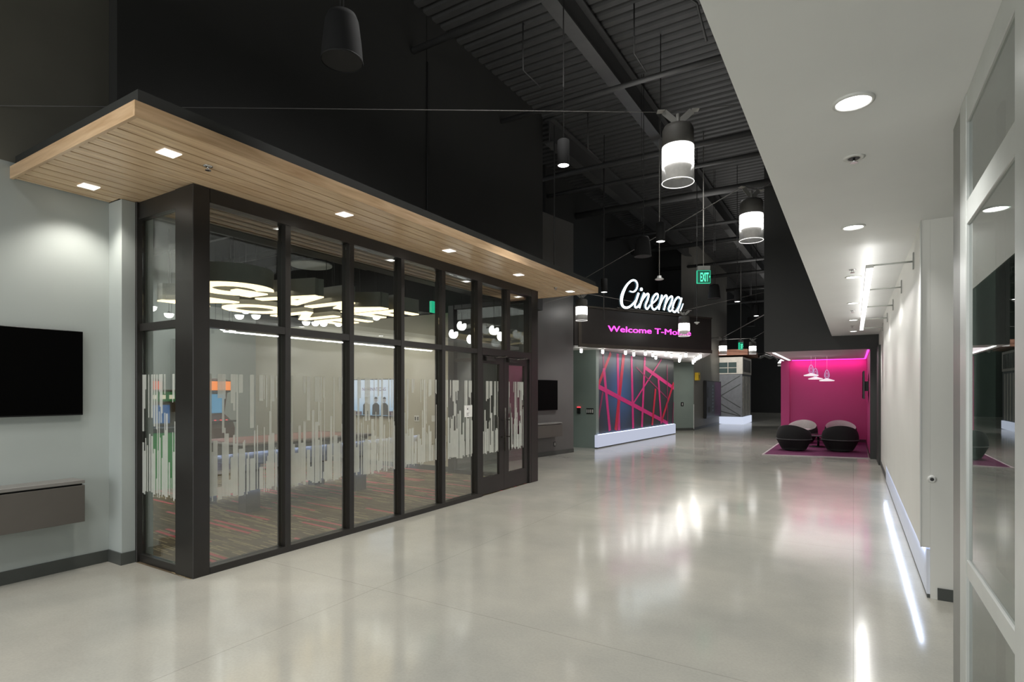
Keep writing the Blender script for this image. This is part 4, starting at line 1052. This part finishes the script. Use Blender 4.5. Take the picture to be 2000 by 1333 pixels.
o = MB().tube([(-4.1, 31, 3.3), (-3.9, 31.4, 3.42), (-3.6, 31.1, 3.28), (-3.5, 31.6, 3.38), (-3.2, 31.2, 3.2), (-3.4, 31.9, 3.1)], .09, 10).tube([(-3.9, 31.4, 3.42), (-3.9, 31.4, 7.58)], .01, 6).build('flexible_duct', M['silver']); tag(o, 'crumpled silver flexible duct beside the kiosk top', 'duct')
spot('kiosk_lamp', (-4.7, 25.2, 4.6), 420, 62, .8, (1, .985, .96), None, (math.radians(50), 0, 0))  # added fill spot aimed at the kiosk front, no fixture there

# ================================================================= NICHE FURNITURE
o = empty('rug', (-.8, 17.6, 0), 0, 'magenta rug with a pale edge in the seating niche', 'rug')
MB().prism([(-1.91, 15.25), (.30, 15.70), (.33, 20.28), (-1.91, 20.28)], .001, .010).build('pile', M['rug'], o, o.location)
MB().prism([(-1.95, 15.19), (.31, 15.65), (.30, 15.70), (-1.91, 15.25)], .001, .014).prism([(-1.95, 15.19), (-1.91, 15.25), (-1.91, 20.28), (-1.95, 20.28)], .001, .014).build('binding', M['rugedge'], o, o.location)
def lounge(loc, rz, label):
    """tub chair; faces local +Y, back toward -Y"""
    r = empty('lounge_chair', loc, rz, label, 'lounge chair', 'round two tone lounge chairs')
    n = 40
    def rim(a):   # a measured from the front (+Y)
        t = (1-math.cos(a))/2
        return .40+.285*(t**1.3)
    def outer(a, z, top):
        if z <= .3: return .29+.165*min(z/.3, 1)**.85
        u = (z-.3)/max(top-.3, .01); return .455-.07*u**3*max((1-math.cos(a))/2, .25)
    def ringpt(a, rad, z): return (rad*math.sin(a)*1.0, rad*math.cos(a)*.95, z)
    def surf(levels, radf, sm=True):
        vs = []; fs = []
        for l in levels:
            for k_ in range(n):
                a = 2*PI*k_/n; vs.append(radf(a, l))
        for i in range(len(levels)-1):
            for k_ in range(n): fs.append((i*n+k_, i*n+(k_+1) % n, (i+1)*n+(k_+1) % n, (i+1)*n+k_))
        return vs, fs
    lo, lf = surf([0, .25, .5, .75, 1], lambda a, l: ringpt(a, outer(a, .03+l*.27, 1), .03+l*.27))
    m = MB().add(lo, lf, True); m.f.append(tuple(range(n))); m.m.append(0); m.sm.append(False)
    m.build('lower_shell', M['chairblack'], r)
    up, uf = surf([0, .2, .4, .6, .8, 1], lambda a, l: ringpt(a, outer(a, .31+l*(rim(a)-.31), rim(a)), .31+l*(rim(a)-.31)))
    MB().add(up, uf, True).build('back_shell', M['chairblack'], r)
    MB().tube([ringpt(2*PI*k_/n, .457, .305) for k_ in range(n)], .012, 8, True).build('piping', M['piping'], r)
    # lining rises from the seat to the rim
    li, lf2 = surf([0, .25, .5, .75, .95, 1.0], lambda a, l: ringpt(a, (outer(a, rim(a), rim(a))-.06*(1-l**4)-.0), .34+l*(rim(a)+.004-.34)))
    MB().add(li, [f[::-1] for f in lf2], True).build('lining', M['chairgray'], r)
    MB().lathe([(.0, .34), (.34, .34), (.375, .37), (.36, .41), (.25, .43), (0, .435)], n=32, cap0=False, cap1=False).build('seat', M['chairgray'], r)
    r.scale = (.94, .94, 1)
    MB().lathe([(.24, 0), (.24, .029)], n=24).build('plinth', M['blackplastic'], r)
    return r
c1 = lounge((-1.36, 16.72, .012), -.25, 'black backed round lounge chair on the left front of the rug, facing away')
dup(c1, (-.30, 17.05, .012), .1, 'black backed round lounge chair on the right front of the rug, facing away')
dup(c1, (-1.34, 19.25, .012), PI-.15, 'round lounge chair with grey lining facing out, behind the left black one')
dup(c1, (-.33, 19.55, .012), PI+.1, 'round lounge chair with grey lining facing out, behind the right black one')
t = empty('coffee_table', (-.85, 18.1, .012), 0, 'low dark coffee table between the lounge chairs', 'coffee table')
MB().lathe([(.0, .3), (.36, .3), (.37, .315), (.36, .33), (0, .33)], n=32, cap0=False, cap1=False).build('table_top', M['blackplastic'], t)
MB().tube([(0, 0, .02), (0, 0, .3)], .03).build('stem', M['blackplastic'], t)
MB().lathe([(.22, 0), (.22, .012), (.04, .03)], n=24).build('base', M['blackplastic'], t)
def disc_lamp(loc, label):
    r = empty('disc_pendant', loc, 0, label, 'pendant lamp', 'white disc pendants in the niche')
    MB().lathe([(0, .075), (.03, .07), (.10, .045), (.185, .02), (.195, .008), (.19, 0)], n=32, cap0=False, cap1=False).build('shade', pm('disc_shade', '#ece6ea', .4), r)
    MB().lathe([(.188, .0), (.18, -.006), (0, -.008)], n=32, cap0=False, cap1=False).build('lit_disc', M['lit_rim'], r)
    pts = []
    for k_ in range(25):
        a = -PI/2+2*PI*k_/24
        w = .055*math.cos(a)*(1-.35*math.sin(a)); pts.append((w, 0, .19+.12*math.sin(a)))
    MB().tube(pts[:-1], .009, 8, True).tube([(x*.5, 0, .17+(z-.19)*.5) for x, _, z in pts[:-1]], .006, 8, True).build('loop', em('loop_glow', '#cdb6e6', .7), r)
    MB().tube([(0, 0, .31), (0, 0, 2.585-loc[2])], .003, 6).build('cord', M['plate'], r)
disc_lamp((-1.03, 18.1, 2.03), 'white disc pendant with a looped top, left and highest of the three')
disc_lamp((-.94, 18.5, 1.94), 'white disc pendant with a looped top, middle of the three')
disc_lamp((-.64, 18.2, 1.88), 'white disc pendant with a looped top, right and lowest of the three')
r = empty('television', (.34, 17.6, 1.75), -PI/2, 'slim television seen edge on at the magenta niche side wall', 'television')
MB().bbox(-.6, .6, -.13, -.09, -.36, .36, .005).build('tv_case', M['tvframe'], r)
MB().box(-.59, .59, -.1315, -.1301, -.35, .35).build('screen', M['tvblack'], r)
MB().box(-.12, .12, -.09, 0, -.16, .1).build('wall_mount', M['blackplastic'], r)

# ================================================================= RIGHT SHOPFRONT
XS = .43
rs = empty('window_4', (XS, 2.2, 0), 0, 'aluminium framed glass shopfront close on the right', 'glass wall', None, 'structure')
R0 = rs.location
MB().bbox(XS, XS+.16, 3.33, 3.57, 0, ZC-.001, .003).build('jamb_cover', M['alu_dark'], rs, R0)
MB().bbox(XS-.004, XS+.1, 3.17, 3.3295, 0, ZC-.001, .003).build('mullion', M['alu'], rs, R0)
ym = [(2.17, 2.29), (1.1, 1.2), (.05, .15), (-1., -.9)]
for a, b in ym: MB().bbox(XS-.004, XS+.1, a, b, 0, ZC-.001, .003).build('mullion', M['alu'], rs, R0)
prev = 3.1695
for a, b in ym:
    lo, hi = b+.0005, prev
    for z0, z1 in ((0, .1), (.775, .852), (2.335, 2.443), (2.79, ZC-.001)):
        MB().bbox(XS-.001, XS+.09, lo, hi, z0, z1, .003).build('rail', M['alu'], rs, R0)
    for z0, z1 in ((.1, .775), (.852, 2.335), (2.443, 2.79)):
        MB().box(XS+.008, XS+.014, lo, hi, z0+.0005, z1-.0005).build('pane', M['glass_r'], rs, R0)
    prev = a-.0005
struct('wall_shop', MB().box(2.6, 2.75, -7, 5.3, 0, ZC), pm('shop_wall', '#5d655f', .7, var=.04, scale=1), 'dim wall inside the shop behind the aluminium glazing', 'wall')
struct('wall_shop_end', MB().box(.9, 3.2, 5.36, 5.5, 0, ZC), pm('shop_wall_end', '#6a706a', .7, var=.04, scale=1), 'end wall inside the dim shop', 'wall')

# ================================================================= ADDED FILL LIGHT WITHOUT FIXTURES
for i, (x, y) in enumerate(((-4.2, 0), (-2.4, .3), (-3.8, -2.6), (-1.8, -2.6))):
    spot('lobby_fill', (x, y, 5.2), 300, 120, .8, (1, .985, .96), None, size=.5)  # added fill spots beside and behind the camera, no fixture stands there
area('rear_fill', (-2.6, -6.4, 1.9), 6.5, 3.2, 300, (.97, .99, 1), (PI/2, 0, 0))  # added fill panel behind the camera, no entrance is built
for x, y, e_ in ((-2.6, 5.0, 400), (-3.0, 12.5, 260), (-2.4, 20, 150), (-3.0, 27, 130), (-3.2, 34, 120)):
    spot('roof_lamp', (x, y, 6.6), e_, 125, .8, (1, .985, .96), None, size=.6)  # added overhead fill along the concourse, not tied to any fixture

for x, y, e in ((-3.2, 1.5, 30), (-3.0, 8, 22), (-3.0, 15, 24), (-3.2, 23, 26), (-3.4, 32, 26)):
    area('roof_fill', (x, y, 5.4), 1.2, 4, e, (1, .985, .96), (PI, 0, 0))  # upward fill added to lift the dark roof and upper walls
w = bpy.data.worlds.new('world'); sc.world = w; w.use_nodes = True
w.node_tree.nodes['Background'].inputs['Color'].default_value = (.9, .95, 1, 1)
w.node_tree.nodes['Background'].inputs['Strength'].default_value = .12

sc.view_settings.view_transform = 'Standard'
sc.view_settings.look = 'None'
sc.view_settings.exposure = 0.0
sc.cycles.use_denoising = True
sc.cycles.max_bounces = 8; sc.cycles.diffuse_bounces = 4; sc.cycles.glossy_bounces = 5; sc.cycles.transparent_max_bounces = 24
sc.cycles.sample_clamp_indirect = 6
sc.cycles.caustics_reflective = False; sc.cycles.caustics_refractive = False
